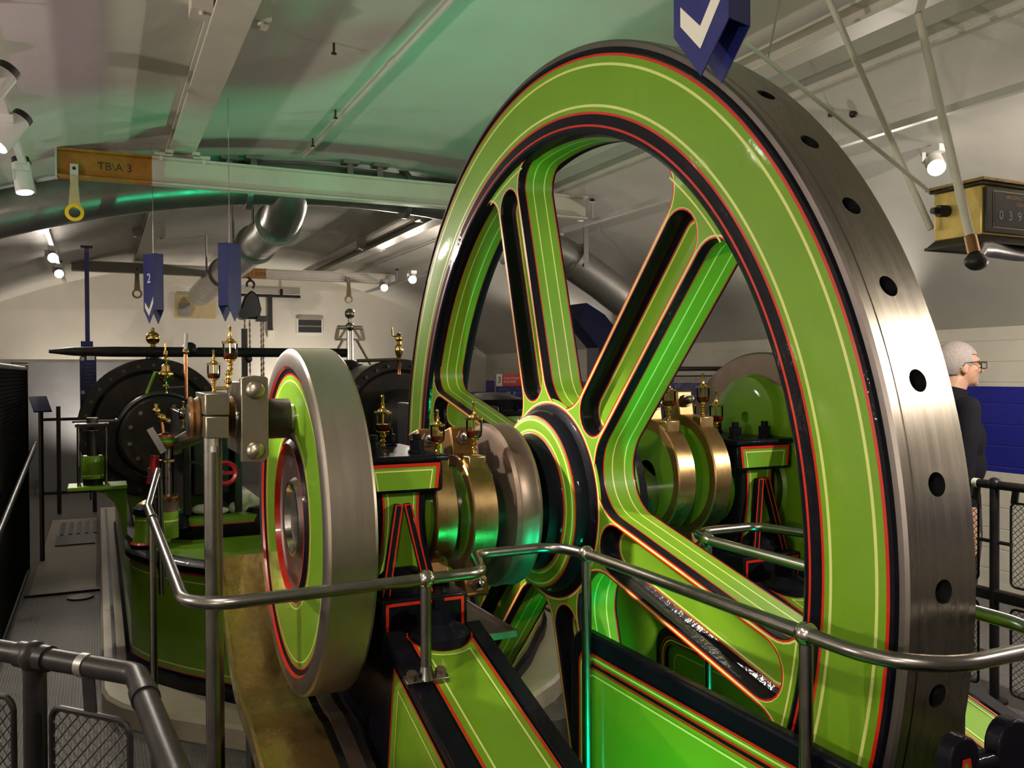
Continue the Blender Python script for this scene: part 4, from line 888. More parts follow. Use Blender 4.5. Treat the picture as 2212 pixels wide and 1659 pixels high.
m1 = MB(); m1.cyl((.268, 4.33, 1.335), (.262, 4.33, 1.40), .008, 'copper', 10); m1.ball((.262, 4.33, 1.405), .020, 'brass', 14, 8).ball((.240, 4.33, 1.437), .017, 'brass', 14, 8).cyl((.24, 4.33, 1.44), (.236, 4.33, 1.47), .008, 'brass', 10).ball((.288, 4.33, 1.39), .014, 'brass_worn', 12, 8); part('fitting', m1, dl)
m1 = MB(); m1.bar((.21, 4.30, 1.36), (.268, 4.28, 1.25), .03, .006, 'pipe_steel', up=(0,1,0)); m1.bar((.205, 4.30, 1.18), (.25, 4.30, .90), .014, .010, 'iron_dark', up=(0,1,0)); part('deflector', m1, dl)
m1 = MB(); m1.cyl((.215, 4.36, 1.10), (.235, 4.36, 1.23), .02, 'red_paint', 14); part('red_cylinder', m1, dl, 'red cylinder')
solo('polishing_rag', MB().ball((.50, 4.93, .885), .06, 'cloth_white', 14, 8, (1, .7, .45)).ball((.58, 4.93, .872), .05, 'cloth_white', 14, 8, (1.1, .7, .4)).ball((.66, 4.94, .88), .045, 'cloth_white', 12, 8, (.6, .8, .7)), 'crumpled white rag lying on the near engine bed', 'rag', (.57, 4.93, .852))
hv = thing('hand_wheel', 'small red hand wheel between the pump rod and the big end', 'hand wheel', (.42, 3.4, 1.20))
m1 = MB(); m1.lathe([(3.4,.030),(3.39,.040),(3.4,.048),(3.41,.040),(3.4,.030)], 'red_paint', (.425, 0, 1.235), 'Y', 24); part('wheel', m1, hv); m1 = MB(); m1.cyl((.425, 3.4, 1.235), (.425, 4.9, 1.15), .008, 'iron_dark', 8); part('spindle', m1, hv)
m1 = MB(); m1.box((.385, 3.397, 1.229), (.465, 3.403, 1.241), 'red_paint'); part('spoke', m1, hv)
# cups and brass fittings on the near engine
cup((.262, 2.30, 1.5575), 'small brass oil cup with red oil on the split bearing block of the pump rod', .66)
cup((.306, 2.33, 1.60), 'tallest brass oil cup with red oil above the crank pin, on a brass elbow', .78)
eb = thing('brass_elbow', 'brass elbow pipe between the two oil cups over the pump rod', 'pipe fitting', (.285, 2.31, 1.56))
m1 = MB(); m1.tube(fillet([(.262, 2.31, 1.567), (.298, 2.32, 1.567), (.300, 2.32, 1.60)], .006, 5), .0045, 'brass', 10); part('pipe', m1, eb); m1 = MB(); m1.ball((.299, 2.32, 1.585), .010, 'brass', 12, 8).ball((.299, 2.32, 1.605), .008, 'brass', 12, 8); part('union', m1, eb)
cup((.400, 4.87, 1.325), 'small brass and glass oil cup before the dark cylinder cover', .88)
bl = thing('brass_lubricator', 'brass bulb lubricator with a green arm before the dark cylinder', 'lubricator', (.345, 5.3, 1.49))
m1 = MB(); m1.lathe([(1.50,.012),(1.52,.010),(1.54,.018),(1.55,.012),(1.565,.016),(1.58,.034),(1.60,.042),(1.615,.040),(1.625,.024),(1.655,.020),(1.665,.010),(1.68,.017),(1.695,.017),(1.705,.008),(1.72,.012),(1.735,.010),(1.745,.004),(1.79,.004),(1.79,0)], 'brass', (.345, 5.3, 0), 'Z', 24); part('bulb', m1, bl, ang=30)
m1 = MB(); m1.tube([(.34, 5.3, 1.61), (.29, 5.3, 1.62), (.245, 5.3, 1.50)], .008, 'green', 8); part('arm', m1, bl, 'pale green arm'); m1 = MB(); m1.cyl((.35, 5.3, 1.53), (.45, 5.3, 1.535), .006, 'pipe_steel', 8); part('crossbar', m1, bl)
cr = thing('copper_standpipe', 'thin copper standpipe with a grey lever on top before the dark cylinder', 'standpipe', (.452, 5.3, 1.47))
m1 = MB(); m1.cyl((.452, 5.3, 1.47), (.452, 5.3, 1.72), .011, 'copper', 12); part('pipe', m1, cr); m1 = MB(); m1.ball((.452, 5.3, 1.735), .018, 'brass', 12, 8); part('cock', m1, cr); m1 = MB(); m1.cyl((.452, 5.3, 1.745), (.456, 5.3, 1.84), .011, 'galv', 10); part('lever', m1, cr)
bf = thing('brass_finial', 'round brass ball finial on the top flange of the dark cylinder', 'finial', (.37, 7.0, 1.727))
m1 = MB(); m1.lathe([(1.725,.05,'iron_dark'),(1.755,.05,'iron_dark'),(1.758,.032,'copper'),(1.80,.030,'copper'),(1.81,.022,'brass'),(1.835,.014,'brass')], None, (.37, 7.0, 0), 'Z', 20); part('neck', m1, bf); m1 = MB(); m1.ball((.37, 7.0, 1.877), .050, 'brass', 20, 14); part('ball', m1, bf); m1 = MB(); m1.ball((.37, 7.0, 1.94), .016, 'brass', 12, 8); part('tip', m1, bf)
solo('barring_lever', MB().lathe([(-.30,0),(-.30,.012),(-.15,.030),(.10,.036),(.45,.036),(1.4,.034),(1.75,.034),(1.75,0)], 'fence_black', (0, 6.70, 1.768), 'X', 20).ball((.60, 6.70, 1.785), .055, 'fence_black', 16, 10).box((-.07, 6.69, 1.71), (-.02, 6.71, 1.75), 'sign_white'), 'long black lever lying across the dark cylinder, tapered at the left', 'lever', (.7, 6.70, 1.73))
# brass lubricator and bolts on the far cylinder
fb = thing('brass_lubricator', 'tall ornate brass lubricator with crank handle beside the left edge of the flywheel', 'lubricator', (2.14, 6.6, 1.60))
m1 = MB(); m1.lathe([(1.60,.014,'copper'),(1.70,.014,'brass'),(1.715,.022,'brass'),(1.73,.014,'brass'),(1.75,.024,'brass'),(1.79,.034,'brass'),(1.82,.030,'brass'),(1.835,.016,'brass'),(1.86,.018,'brass'),(1.875,.030,'brass'),(1.89,.030,'brass'),(1.905,.014,'brass'),(1.92,.020,'brass'),(1.93,0,'brass')], None, (2.14, 6.6, 0), 'Z', 22); part('body', m1, fb, ang=30); m1 = MB(); m1.tube([(2.13, 6.6, 1.90), (2.09, 6.6, 1.90), (2.085, 6.6, 1.97)], .008, 'brass_worn', 8); part('handle', m1, fb)
m1 = MB(); m1.cyl((1.80, 6.6, 1.705), (2.12, 6.6, 1.715), .014, 'iron_brown', 10); part('feed_pipe', m1, fb)
vc = thing('valve_chest', 'black domed bolted valve chest cover on a green body behind the flywheel hub', 'valve chest', (3.12, 7.0, .10))
m1 = MB(); m1.lathe([(.0,.36,'green'),(1.15,.36,'green'),(1.24,.34,'black'),(1.26,.37,'black'),(1.29,.37,'pipe_steel'),(1.30,.33,'black'),(1.38,.27,'black'),(1.43,.14,'black'),(1.44,0,'black')], None, (3.12, 7.0, 0), 'Z', 40); part('body', m1, vc, ang=30)
for k in range(14): t = 2*PI*k/14; m1 = MB(); m1.cyl((3.12+.34*math.cos(t), 7.0+.34*math.sin(t), 1.29), (3.12+.34*math.cos(t), 7.0+.34*math.sin(t), 1.325), .018, 'black', 8); part('stud', m1, vc)
m1 = MB(); m1.cyl((3.28, 6.66, 1.30), (3.36, 6.64, 1.30), .016, 'brass', 10).ball((3.36, 6.64, 1.34), .028, 'brass', 12, 8).ball((3.36, 6.64, 1.38), .017, 'brass', 12, 8); part('drain_cock', m1, vc)
# governor
gv = thing('governor', 'silvery ball governor on slim rods behind the near crank disc', 'governor', (2.12, 8.0, 1.66))
for dx in (-.022, .022): m1 = MB(); m1.cyl((2.12+dx, 8.0, 1.67), (2.12+dx, 8.0, 2.02), .010, 'steel_bright', 10); part('spindle', m1, gv)
m1 = MB(); m1.ball((2.12, 8.0, 2.045), .042, 'steel_bright', 18, 12); part('lower_ball', m1, gv); m1 = MB(); m1.ball((2.12, 8.0, 2.165), .048, 'steel_bright', 18, 12).cyl((2.12, 8.0, 2.08), (2.12, 8.0, 2.13), .018, 'steel_bright', 12); part('upper_ball', m1, gv)
m1 = MB(); m1.box((2.00, 7.98, 2.018), (2.24, 8.02, 2.055), 'nickel'); part('crosshead', m1, gv, bevel=.008)
for s_ in (-1, 1):
    m1 = MB(); m1.bar((2.12+s_*.11, 8.0, 2.03), (2.12+s_*.13, 8.0, 1.93), .03, .03, 'nickel').bar((2.12+s_*.04, 8.0, 2.02), (2.12+s_*.10, 8.0, 1.93), .022, .02, 'nickel').bar((2.12+s_*.03, 8.0, 1.925), (2.12+s_*.14, 8.0, 1.925), .02, .02, 'nickel'); part('link_arm', m1, gv); m1 = MB(); m1.cyl((2.12+s_*.06, 8.0, 1.93), (2.12+s_*.215, 8.0, 1.66), .012, 'nickel', 10); part('strut', m1, gv); m1 = MB(); m1.ball((2.12+s_*.22, 8.0, 1.65), .03, 'brass_worn', 12, 8); part('pivot', m1, gv)
m1 = MB(); m1.lathe([(1.66,.13),(1.69,.12),(1.72,.09),(1.735,.05),(1.74,0)], 'iron_dark', (2.12, 8.0, 0), 'Z', 28); part('dome', m1, gv)

# ============================================================ OVERHEAD: BEAMS, HOIST, DUCTS
def ibeam(mb, p, q, wd, ht, key, tf=.014, tw=.010):
    p, q = Vector(p), Vector(q)
    mb.bar(p + Vector((0,0,ht/2-tf/2)), q + Vector((0,0,ht/2-tf/2)), wd, tf, key); mb.bar(p - Vector((0,0,ht/2-tf/2)), q - Vector((0,0,ht/2-tf/2)), wd, tf, key); mb.bar(p, q, tw, ht-2*tf, key)
for x0, x1, lab in ((.41, .56, 'white runway beam under the vault left of the flywheel'), (2.72, 2.86, 'white runway beam under the vault right above the flywheel')):
    rb = thing('runway_beam', lab, 'beam', ((x0+x1)/2, 5, 2.98), 'overhead runway beams')
    m1 = MB(); ibeam(m1, ((x0+x1)/2, -3.5, 3.025), ((x0+x1)/2, 12.9, 3.025), x1-x0, .09, 'beam_white'); part('joist', m1, rb, bevel=.002)
    for y in (1.6, 3.6, 7.6, 9.6):
        for s_ in (-1, 1): m1 = MB(); xx = (x0+x1)/2 + s_*.11; m1.box((xx-.04, y-.06, 3.0), (xx+.04, y+.06, vz(xx)+.005), 'beam_white').cyl((xx, y-.03, 2.985), (xx, y-.03, 3.0), .012, 'beam_white', 6); part('ceiling_clamp', m1, rb)
cb = thing('cross_beam', 'pale steel cross beam with an orange stencilled end hanging at the upper left', 'beam', (1.58, 5.8, 2.76), 'overhead cross beams')
YA = 5.8
m1 = MB(); ibeam(m1, (.31, YA, 2.855), (3.37, YA, 2.855), .085, .17, 'beam_white'); part('pale_length', m1, cb, bevel=.002)
m1 = MB(); ibeam(m1, (-.205, YA, 2.855), (.31, YA, 2.855), .085, .17, 'beam_orange'); part('orange_end', m1, cb, 'rusty orange painted beam end', bevel=.002)
m1 = MB(); m1.box((-.215, YA-.045, 2.765), (-.205, YA+.045, 2.985), 'beam_white'); part('end_plate', m1, cb)
tx = text_mesh('TB\\A 3', .066, 'stencil'); tx.xf(frame((.105, YA-.0065, 2.853), (1,0,0), (0,0,1))); part('stencil_lettering', tx, cb)
for xc in (.485, 2.79):
    for s_ in (-1, 1):
        m1 = MB(); m1.box((xc+s_*.06, YA-.06, 2.942), (xc+s_*.16, YA+.06, 2.960), 'beam_white'); m1.box((xc+s_*.055, YA-.06, 2.955), (xc+s_*.10, YA+.06, 2.982), 'beam_white')
        for yy in (-.035, .035): m1.cyl((xc+s_*.125, YA+yy, 2.915), (xc+s_*.125, YA+yy, 2.945), .011, 'white_metal', 8)
        part('beam_clamp', m1, cb)
def lifting_eye(x, y, zt, s, key, label, key2):
    e = thing('lifting_eye', label, 'lifting eye', (x, y, zt-.36*s), 'lifting eyes under the cross beams')
    m1 = MB(); m1.box((x-.025*s, y-.058, zt-.07*s), (x+.025*s, y-.046, zt+.05*s), 'beam_white').cyl((x, y-.06, zt+.02*s), (x, y-.044, zt+.02*s), .012*s, 'iron_dark', 8); part('hanger_plate', m1, e)
    m1 = MB(); m1.prism([(-.020*s,.02*s),(.020*s,.02*s),(.036*s,-.19*s),(-.036*s,-.19*s)], (x, y-.06, zt-.05*s), (1,0,0), (0,0,1), -.006, .006, key2); part('link', m1, e)
    rg = zt-.275*s; m1 = MB(); m1.lathe([(y-.07,.036*s),(y-.07,.058*s),(y-.05,.058*s),(y-.05,.036*s),(y-.07,.036*s)], key, (x, 0, rg), 'Y', 28); part('ring', m1, e)
lifting_eye(-.115, YA, 2.80, .88, 'yellow', 'bright yellow lifting eye hanging from the orange beam end', 'worn_yellow')
cb2 = thing('cross_beam', 'second pale cross beam with an orange middle section before the far wall', 'beam', (1.7, 11.5, 2.83), 'overhead cross beams')
m1 = MB(); ibeam(m1, (-.27, 11.5, 2.895), (1.62, 11.5, 2.895), .09, .125, 'beam_white'); ibeam(m1, (1.96, 11.5, 2.895), (3.68, 11.5, 2.895), .09, .125, 'beam_white'); part('pale_length', m1, cb2)
m1 = MB(); ibeam(m1, (1.62, 11.5, 2.895), (1.96, 11.5, 2.895), .09, .125, 'beam_orange'); part('orange_section', m1, cb2)
tx = text_mesh('SWL 1 TON', .062, 'stencil'); tx.xf(frame((1.79, 11.493, 2.895), (1,0,0), (0,0,1))); part('stencil_lettering', tx, cb2)
lifting_eye(.435, 11.5, 2.86, 1.0, 'worn_yellow', 'pale lifting eye left of the blue number two sign', 'worn_yellow')
lifting_eye(3.02, 11.5, 2.86, .95, 'worn_yellow', 'worn yellow lifting eye above the ball governor', 'worn_yellow')
ch = thing('chain_hoist', 'dark chain hoist with hanging chains before the far wall', 'hoist', (1.73, 11.3, 1.35))
m1 = MB(); m1.tube([(1.735 + .045*math.cos(t), 11.3, 2.73 + .05*math.sin(t)) for t in [math.radians(-60 + 270*k/14) for k in range(15)]] , .014, 'iron_dark', 8); m1.cyl((1.735, 11.3, 2.77), (1.735, 11.3, 2.80), .02, 'iron_dark', 8); m1.bar((1.735, 11.3, 2.79), (1.735, 11.47, 2.838), .03, .02, 'iron_dark'); part('hook', m1, ch)
m1 = MB(); m1.prism([(1.62,2.30),(1.83,2.30),(1.86,2.42),(1.82,2.60),(1.74,2.66),(1.66,2.58),(1.61,2.44)], (0, 11.35, 0), (1,0,0), (0,0,1), 0, .11, 'plate_dark'); part('body', m1, ch, bevel=.02)
m1 = MB(); m1.box((1.80, 11.22, 2.27), (1.92, 11.36, 2.34), 'plate_dark').cyl((1.64, 11.2, 2.36), (1.64, 11.4, 2.36), .07, 'plate_dark', 16); part('sheave', m1, ch)
for xc, z0 in ((1.66, 1.60), (1.72, 1.62), (1.86, 1.55), (1.885, 1.50)):
    m1 = MB(); zz = z0; i = 0
    while zz < 2.30:
        m1.obox((xc, 11.3, zz), (1,0,0) if i % 2 else (0,1,0), (0,1,0) if i % 2 else (1,0,0), (0,0,1), .011, .005, .022, 'iron_brown'); zz += .036; i += 1
    part('chain', m1, ch)['kind'] = 'stuff'
m1 = MB(); m1.box((1.62, 11.28, 1.52), (1.69, 11.32, 2.18), 'iron_dark').ball((1.70, 11.3, 1.80), .05, 'iron_dark', 12, 8); part('load_block', m1, ch)
# ventilation: a duct hugging the vault, a branch down the room and a dropping right end
cdt = thing('cross_duct', 'big round grey duct following the vault across the room behind the orange beam', 'duct', (1.4, 6.6, 2.6))
pts = [(x, 6.62, vz(x)-.165) for x in [-2.2 + .2*k for k in range(27)]] + [(3.35, 6.62, 2.73), (3.65, 6.62, 2.60), (4.0, 6.62, 2.40), (4.28, 6.62, 2.22)]
m1 = MB(); m1.tube(pts, .152, 'galv', 28); part('pipe', m1, cdt, ang=60)
for p, q in (((1.0, 6.62, vz(1.0)-.175), (1,0,0)), ((2.2, 6.62, vz(2.2)-.175), (1,0,0)), ((3.72, 6.62, 2.565), (.82,0,-.56)), ((4.28, 6.62, 2.22), (.84,0,-.54))):
    p, d = Vector(p), Vector(q).normalized(); m1 = MB(); m1.cyl(p - d*.02, p + d*.02, .182, 'galv', 28); part('flange', m1, cdt)
for x in (.85, 1.02, 1.72, 1.95, 3.75):
    m1 = MB(); zz = vz(x)-.19 if x < 3 else 2.50; m1.box((x-.022, 6.44, zz), (x+.022, 6.452, vz(x)+.004), 'galv').box((x-.06, 6.40, vz(x)-.03), (x+.06, 6.50, vz(x)), 'galv'); part('hanger', m1, cdt)
ldt = thing('branch_duct', 'shiny round duct running away under the vault with bolted flanges', 'duct', (1.30, 9.5, 2.62))
m1 = MB(); m1.tube([(1.30, 6.58, 3.04), (1.30, 6.63, 2.96), (1.30, 6.72, 2.89), (1.30, 6.86, 2.83), (1.30, 7.05, 2.80), (1.30, 7.4, 2.79), (1.30, 12.9, 2.72)], .155, 'galv', 32); part('pipe', m1, ldt, ang=60)
for y, z in ((7.05, 2.795), (8.15, 2.78), (10.3, 2.75)):
    m1 = MB(); m1.cyl((1.30, y-.02, z), (1.30, y+.02, z), .180, 'galv', 32); part('flange', m1, ldt)
    m1 = MB(); m1.lathe([(y+.06,.17),(y+.06,.175),(y+.10,.175),(y+.10,.17)], 'galv', (1.30, 0, z), 'Y', 32); part('band', m1, ldt)
    for s_ in (-1, 1): m1 = MB(); m1.cyl((1.30+s_*.185, y+.08, z), (1.30+s_*.185, y+.08, vz(1.30+s_*.185)), .010, 'galv', 8); part('hanger_rod', m1, ldt)
solo('ceiling_conduit', MB().tube([(1.36, y, vz(1.36)-.022) for y in (-3, 2, 5, 6.35)], .013, 'beam_white', 10).cyl((1.36, 4.2, vz(1.36)-.022), (1.36, 4.32, vz(1.36)-.022), .017, 'beam_white', 10), 'thin painted conduit running along the vault left of the flywheel', 'conduit', (1.36, 3, 3.15))
solo('ceiling_conduit', MB().tube([(3.28, y, vz(3.28)-.018) for y in (-3, 4, 13)], .009, 'beam_white', 8), 'fine painted conduit along the vault right of the flywheel', 'conduit', (3.28, 5, 3.0))
tb = thing('tee_pipe', 'black tee-shaped pipe with a white switch box on the far wall', 'pipe', (2.5, 13.45, 2.15))
m1 = MB(); m1.cyl((1.9, 13.46, 2.79), (2.80, 13.46, 2.79), .022, 'fence_black', 10).cyl((2.52, 13.46, 2.79), (2.52, 13.46, 2.90), .022, 'fence_black', 10); part('run', m1, tb); m1 = MB(); m1.box((2.32, 13.44, 2.24), (2.38, 13.48, 2.79), 'fence_black'); part('drop', m1, tb); m1 = MB(); m1.box((2.31, 13.43, 2.15), (2.41, 13.48, 2.27), 'sign_white'); part('switch_box', m1, tb)
# stay wires between vault and counter
solo('stay_rod', MB().cyl((1.0, 2.31, vz(1.0)), (2.82, 2.30, 2.275), .0075, 'beam_white', 8).cyl((2.05, 2.305, 2.655), (2.16, 2.305, 3.08), .0035, 'steel_bright', 6), 'thin stay rod slanting across the vault to the counter box', 'stay rod', (1.9, 2.3, 2.7))

# ============================================================ LIGHTING TRACKS AND SPOTLIGHTS
for x, lab in ((TL, 'white lighting track along the left side of the vault'), (TR, 'white lighting track along the right side of the vault')):
    tk = thing('lighting_track', lab, 'lighting track', (x, 5, TZ+.08), 'lighting tracks')
    m1 = MB(); m1.box((x-.018, -3, TZ+.085), (x+.018, 12.5, TZ+.12), 'white_metal'); part('channel', m1, tk)
    for y in (-2, 1, 3.5, 6, 8.5, 11): m1 = MB(); m1.cyl((x, y, TZ+.12), (x, y, vz(x)), .004, 'white_metal', 6); m1.cyl((x, y, vz(x)-.02), (x, y, vz(x)), .02, 'iron_dark', 8); part('suspension_rod', m1, tk)
for i, (x, y, tgt, wt, cone, lab) in enumerate(SPOTS):
    pos = Vector((x, y, TZ)); d = (Vector(tgt) - pos).normalized()
    t = thing('track_spotlight', lab, 'spotlight', (x, y, TZ), 'track spotlights')
    m1 = MB(); m1.cyl(pos - d*.105, pos + d*.065, .047, 'white_metal', 24); part('can', m1, t, bevel=.002)
    m1 = MB(); m1.cyl(pos - d*.105, pos - d*.135, .045, 'cap_black', 24); part('back_cap', m1, t)
    m1 = MB(); m1.cyl(pos + d*.0655, pos + d*.068, .042, 'lamp_lens', 24); part('lens', m1, t)
    m1 = MB(); sd = d.cross(Vector((0,0,1))).normalized(); m1.bar(pos + sd*.051, Vector((x, y, TZ+.06)) + sd*.051, .022, .006, 'white_metal', up=d); m1.box((x-.035, y-.06, TZ+.05), (x+.035, y+.06, TZ+.088), 'white_metal'); part('gear_box', m1, t, bevel=.003)
    lo = spot_light('spot_beam', (0,0,0), d, wt, cone, WARM); lo.parent = t; lo.location = d*.085
for i, (x, y, z, tgt, wt, cone, col, lab) in enumerate(UPLIGHTS):
    pos = Vector((x, y, z)); d = (Vector(tgt) - pos).normalized(); t = thing('floor_uplight', lab, 'uplight', (x, y, z-.06), 'floor uplights')
    key = 'led_green' if col == GREEN else ('lens_off' if col == WARM else 'led_violet')
    m1 = MB(); m1.cyl(pos - d*.05, pos + d*.03, .045, 'cap_black', 20); part('housing', m1, t); m1 = MB(); m1.cyl(pos + d*.0302, pos + d*.033, .040, key, 20); part('lens', m1, t); m1 = MB(); m1.cyl((x, y, -.0 if z < .5 else 0), (x, y, z-.03), .012, 'cap_black', 10); part('stem', m1, t)
    lo = spot_light('uplight_beam', (0,0,0), d, wt, cone, col, 1.0, .05); lo.parent = t; lo.location = Vector((0,0,.06)) + d*.06

# ============================================================ SIGNS
def arrow_sign(c, yaw, zt, zb, label, mark):
    """hanging folded sheet sign: two pointed plates and straight sides"""
    s = thing('hanging_sign', label, 'sign', (c[0], c[1], zb), 'blue hanging arrow signs')
    ex = Vector((math.cos(yaw), math.sin(yaw), 0)); ey = Vector((-math.sin(yaw), math.cos(yaw), 0)); o = Vector((c[0], c[1], 0)); wd, dp, sh = .060, .030, .085
    pent = [(-wd, zt), (-wd, zb+sh), (0, zb), (wd, zb+sh), (wd, zt)]
    for sg, nm in ((-1, 'front_plate'), (1, 'back_plate')):
        m1 = MB(); m1.prism(pent, o + ey*(sg*dp), ex, (0,0,1), -.0015, .0015, 'sign_blue'); part(nm, m1, s)
    m1 = MB()
    for sg in (-1, 1): m1.obox(o + ex*(sg*(wd-.0015)) + Vector((0,0,(zt+zb+sh)/2)), ey, (0,0,1), ex, dp, (zt-zb-sh)/2, .0015, 'sign_blue')
    m1.obox(o + Vector((0,0,zt-.002)), ex, ey, (0,0,1), wd, dp, .002, 'sign_blue'); part('side_plates', m1, s)
    fo = o - ey*(dp+.0018)
    chev = [(-.044, .135), (-.044, .100), (0, .048), (.046, .125), (.046, .165), (0, .088)]
    m1 = MB(); m1.prism([(p[0], zb + p[1]) for p in chev], fo, ex, (0,0,1), 0, .0008, 'sign_white')
    if mark != 'plain': part('white_chevron', m1, s)
    if mark == '2': tx = text_mesh(mark, .085, 'sign_white'); tx.xf(frame(fo + Vector((0,0,zt-.155)), ex, (0,0,1))); part('white_number', tx, s)
    m1 = MB(); m1.cyl(o + Vector((0,0,zt)), o + Vector((0,0,vz(c[0]))), .0022, 'steel_bright', 6); part('wire', m1, s)
va = lambda x, y: math.atan2(y, x)     # bearing from the viewer
arrow_sign((1.00, 1.27), va(1.00, 1.27) - PI/2 - math.radians(37), 2.58, 2.125, 'big blue arrow sign with a cream tick hanging before the flywheel top', None)
arrow_sign((.32, 5.93), va(.32, 5.93) - PI/2 - math.radians(58), 2.36, 1.925, 'blue arrow sign with white number two over the dark cylinder', '2')
arrow_sign((.66, 5.02), va(.66, 5.02) - PI/2 + math.radians(55), 2.32, 1.895, 'plain shiny blue arrow sign just right of the number two sign', 'plain')
# information boards
ib = thing('information_board', 'narrow blue information board on a blue pole at the left wall', 'board', (-.07, 8.0, 1.20))
m1 = MB(); m1.box((-.135, 7.99, 1.20), (-.012, 8.01, 1.76), 'sign_blue'); bd = part('board', m1, ib)
m1 = MB(); m1.box((-.092, 7.985, 1.76), (-.058, 8.015, 2.655), 'sign_blue').box((-.125, 7.975, 1.76), (-.035, 8.025, 1.885), 'sign_blue').box((-.12, 7.96, 2.65), (-.03, 8.04, 2.665), 'cap_black'); part('pole', m1, ib)
for z in (1.745, 1.47): m1 = MB(); m1.box((-.128, 7.986, z-.018), (-.10, 7.9895, z+.010), 'sign_white'); part('white_number_tile', m1, ib)
m1 = MB()
for k in range(7): m1.box((-.095, 7.9885, 1.70-k*.03), (-.095+.06+.008*(k % 3), 7.9898, 1.704-k*.03), 'wall_grey')
part('print', m1, ib)
p3_ = thing('information_board', 'blue board with red header and white number three behind the flywheel spokes', 'board', (3.78, 8.0, 1.10))
m1 = MB(); m1.box((3.60, 7.99, 1.10), (3.97, 8.02, 1.598), 'sign_blue'); part('board', m1, p3_)
m1 = MB(); m1.box((3.67, 7.985, 1.475), (3.905, 7.9895, 1.597), 'sign_red'); part('red_header', m1, p3_)
m1 = MB(); m1.box((3.602, 7.984, 1.475), (3.668, 7.9895, 1.597), 'sign_white'); part('number_tile', m1, p3_)
tx = text_mesh('3', .09, 'cap_black'); tx.xf(frame((3.635, 7.9832, 1.536), (1,0,0), (0,0,1))); part('number', tx, p3_)
tx = text_mesh('THE STEAM\nENGINES', .034, 'sign_white', align='LEFT'); tx.xf(frame((3.685, 7.984, 1.535), (1,0,0), (0,0,1))); part('header_lettering', tx, p3_)
m1 = MB()
for z0, z1, x0, x1 in ((1.44,1.445,3.63,3.75),(1.40,1.405,3.64,3.74),(1.36,1.364,3.63,3.75),(1.45,1.453,3.78,3.90),(1.36,1.363,3.78,3.90),(1.405,1.409,3.80,3.88)): m1.box((x0, 7.987, z0), (x1, 7.9895, z1), 'wall_grey')
for x in (3.72, 3.745, 3.80): m1.box((x, 7.987, 1.385), (x+.008, 7.9895, 1.42), 'sign_white')
part('print', m1, p3_)
for x in (3.64, 3.93): m1 = MB(); m1.cyl((x, 8.03, 0), (x, 8.03, 1.5), .015, 'cap_black', 10); part('leg', m1, p3_)
bp_ = thing('blue_panel', 'dark blue bent duct panel hanging behind the flywheel spokes', 'panel', (4.8, 8.0, 1.2))
m1 = MB(); m1.prism([(4.36,2.30),(4.63,2.337),(4.85,2.22),(5.075,1.98),(5.075,1.10),(4.78,1.10),(4.775,1.87),(4.50,2.16)], (0, 8.2, 0), (1,0,0), (0,0,1), 0, .25, 'blue'); part('casing', m1, bp_)
m1 = MB(); m1.cyl((4.92, 8.07, 0), (4.92, 8.07, 1.1), .03, 'blue', 12); part('leg', m1, bp_)
hb = thing('tool_case', 'dark blue box with a black carrying handle behind the spokes', 'box', (3.95, 6.9, 1.10))
m1 = MB(); m1.box((3.98, 6.8, 0), (4.40, 7.1, 1.40), 'blue'); part('case', m1, hb, bevel=.02); m1 = MB(); m1.tube(fillet([(4.03, 6.9, 1.40), (4.04, 6.9, 1.52), (4.33, 6.9, 1.53), (4.34, 6.9, 1.40)], .04, 6), .02, 'cap_black', 10); part('handle', m1, hb)
sb = thing('information_lectern', 'small blue tilted lectern sign at the end of the left walkway', 'lectern', (-.45, 8.5, 0))
m1 = MB(); m1.obox((-.45, 8.5, 1.36), (1,.3,0), (-.3,1,.8), (0,-.8,1), .07, .10, .008, 'sign_blue'); part('board', m1, sb); m1 = MB(); m1.cyl((-.45, 8.55, 0), (-.45, 8.55, 1.33), .02, 'cap_black', 10); part('stand', m1, sb)

# ============================================================ REVOLUTION COUNTER
rc = thing('revolution_counter', 'brass cased revolution counter hanging from two pale pipes at the right', 'counter', (3.02, 2.19, 2.0))
m1 = MB(); m1.box((2.835, 2.095, 2.085), (3.26, 2.29, 2.262), 'brass_case'); part('case', m1, rc, bevel=.004)
m1 = MB(); m1.box((2.822, 2.082, 2.262), (3.273, 2.303, 2.272), 'counter_dark').box((2.812, 2.072, 2.272), (3.283, 2.313, 2.284), 'brass_worn'); part('cornice', m1, rc, bevel=.003)
m1 = MB(); loft(m1, [(2.835,2.095),(3.26,2.095),(3.26,2.29),(2.835,2.29)], [(2.052,.034,'counter_dark'),(2.060,.034,'counter_dark'),(2.064,.024,'counter_dark'),(2.085,.0,'counter_dark')]); part('flared_base', m1, rc)
m1 = MB(); m1.box((2.845, 2.084, 2.092), (3.25, 2.0955, 2.255), 'counter_dark'); part('front_frame', m1, rc, bevel=.003)
m1 = MB(); m1.box((2.885, 2.0815, 2.115), (3.21, 2.0845, 2.238), 'plate_dark'); part('dial_plate', m1, rc)
m1 = MB(); m1.strip([(2.882,2.0838,2.112),(3.213,2.0838,2.112),(3.213,2.0838,2.241),(2.882,2.0838,2.241)], (0,-1,0), .003, 'nickel', closed=True); part('bezel', m1, rc)
tx = text_mesh("HARDING'S IMPROVED", .0205, 'gold_print'); tx.xf(frame((3.045, 2.0812, 2.222), (1,0,0), (0,0,1))); tx.merge(text_mesh('COUNTER', .018, 'gold_print').xf(frame((3.045, 2.0812, 2.200), (1,0,0), (0,0,1)))); part('gilt_lettering', tx, rc)
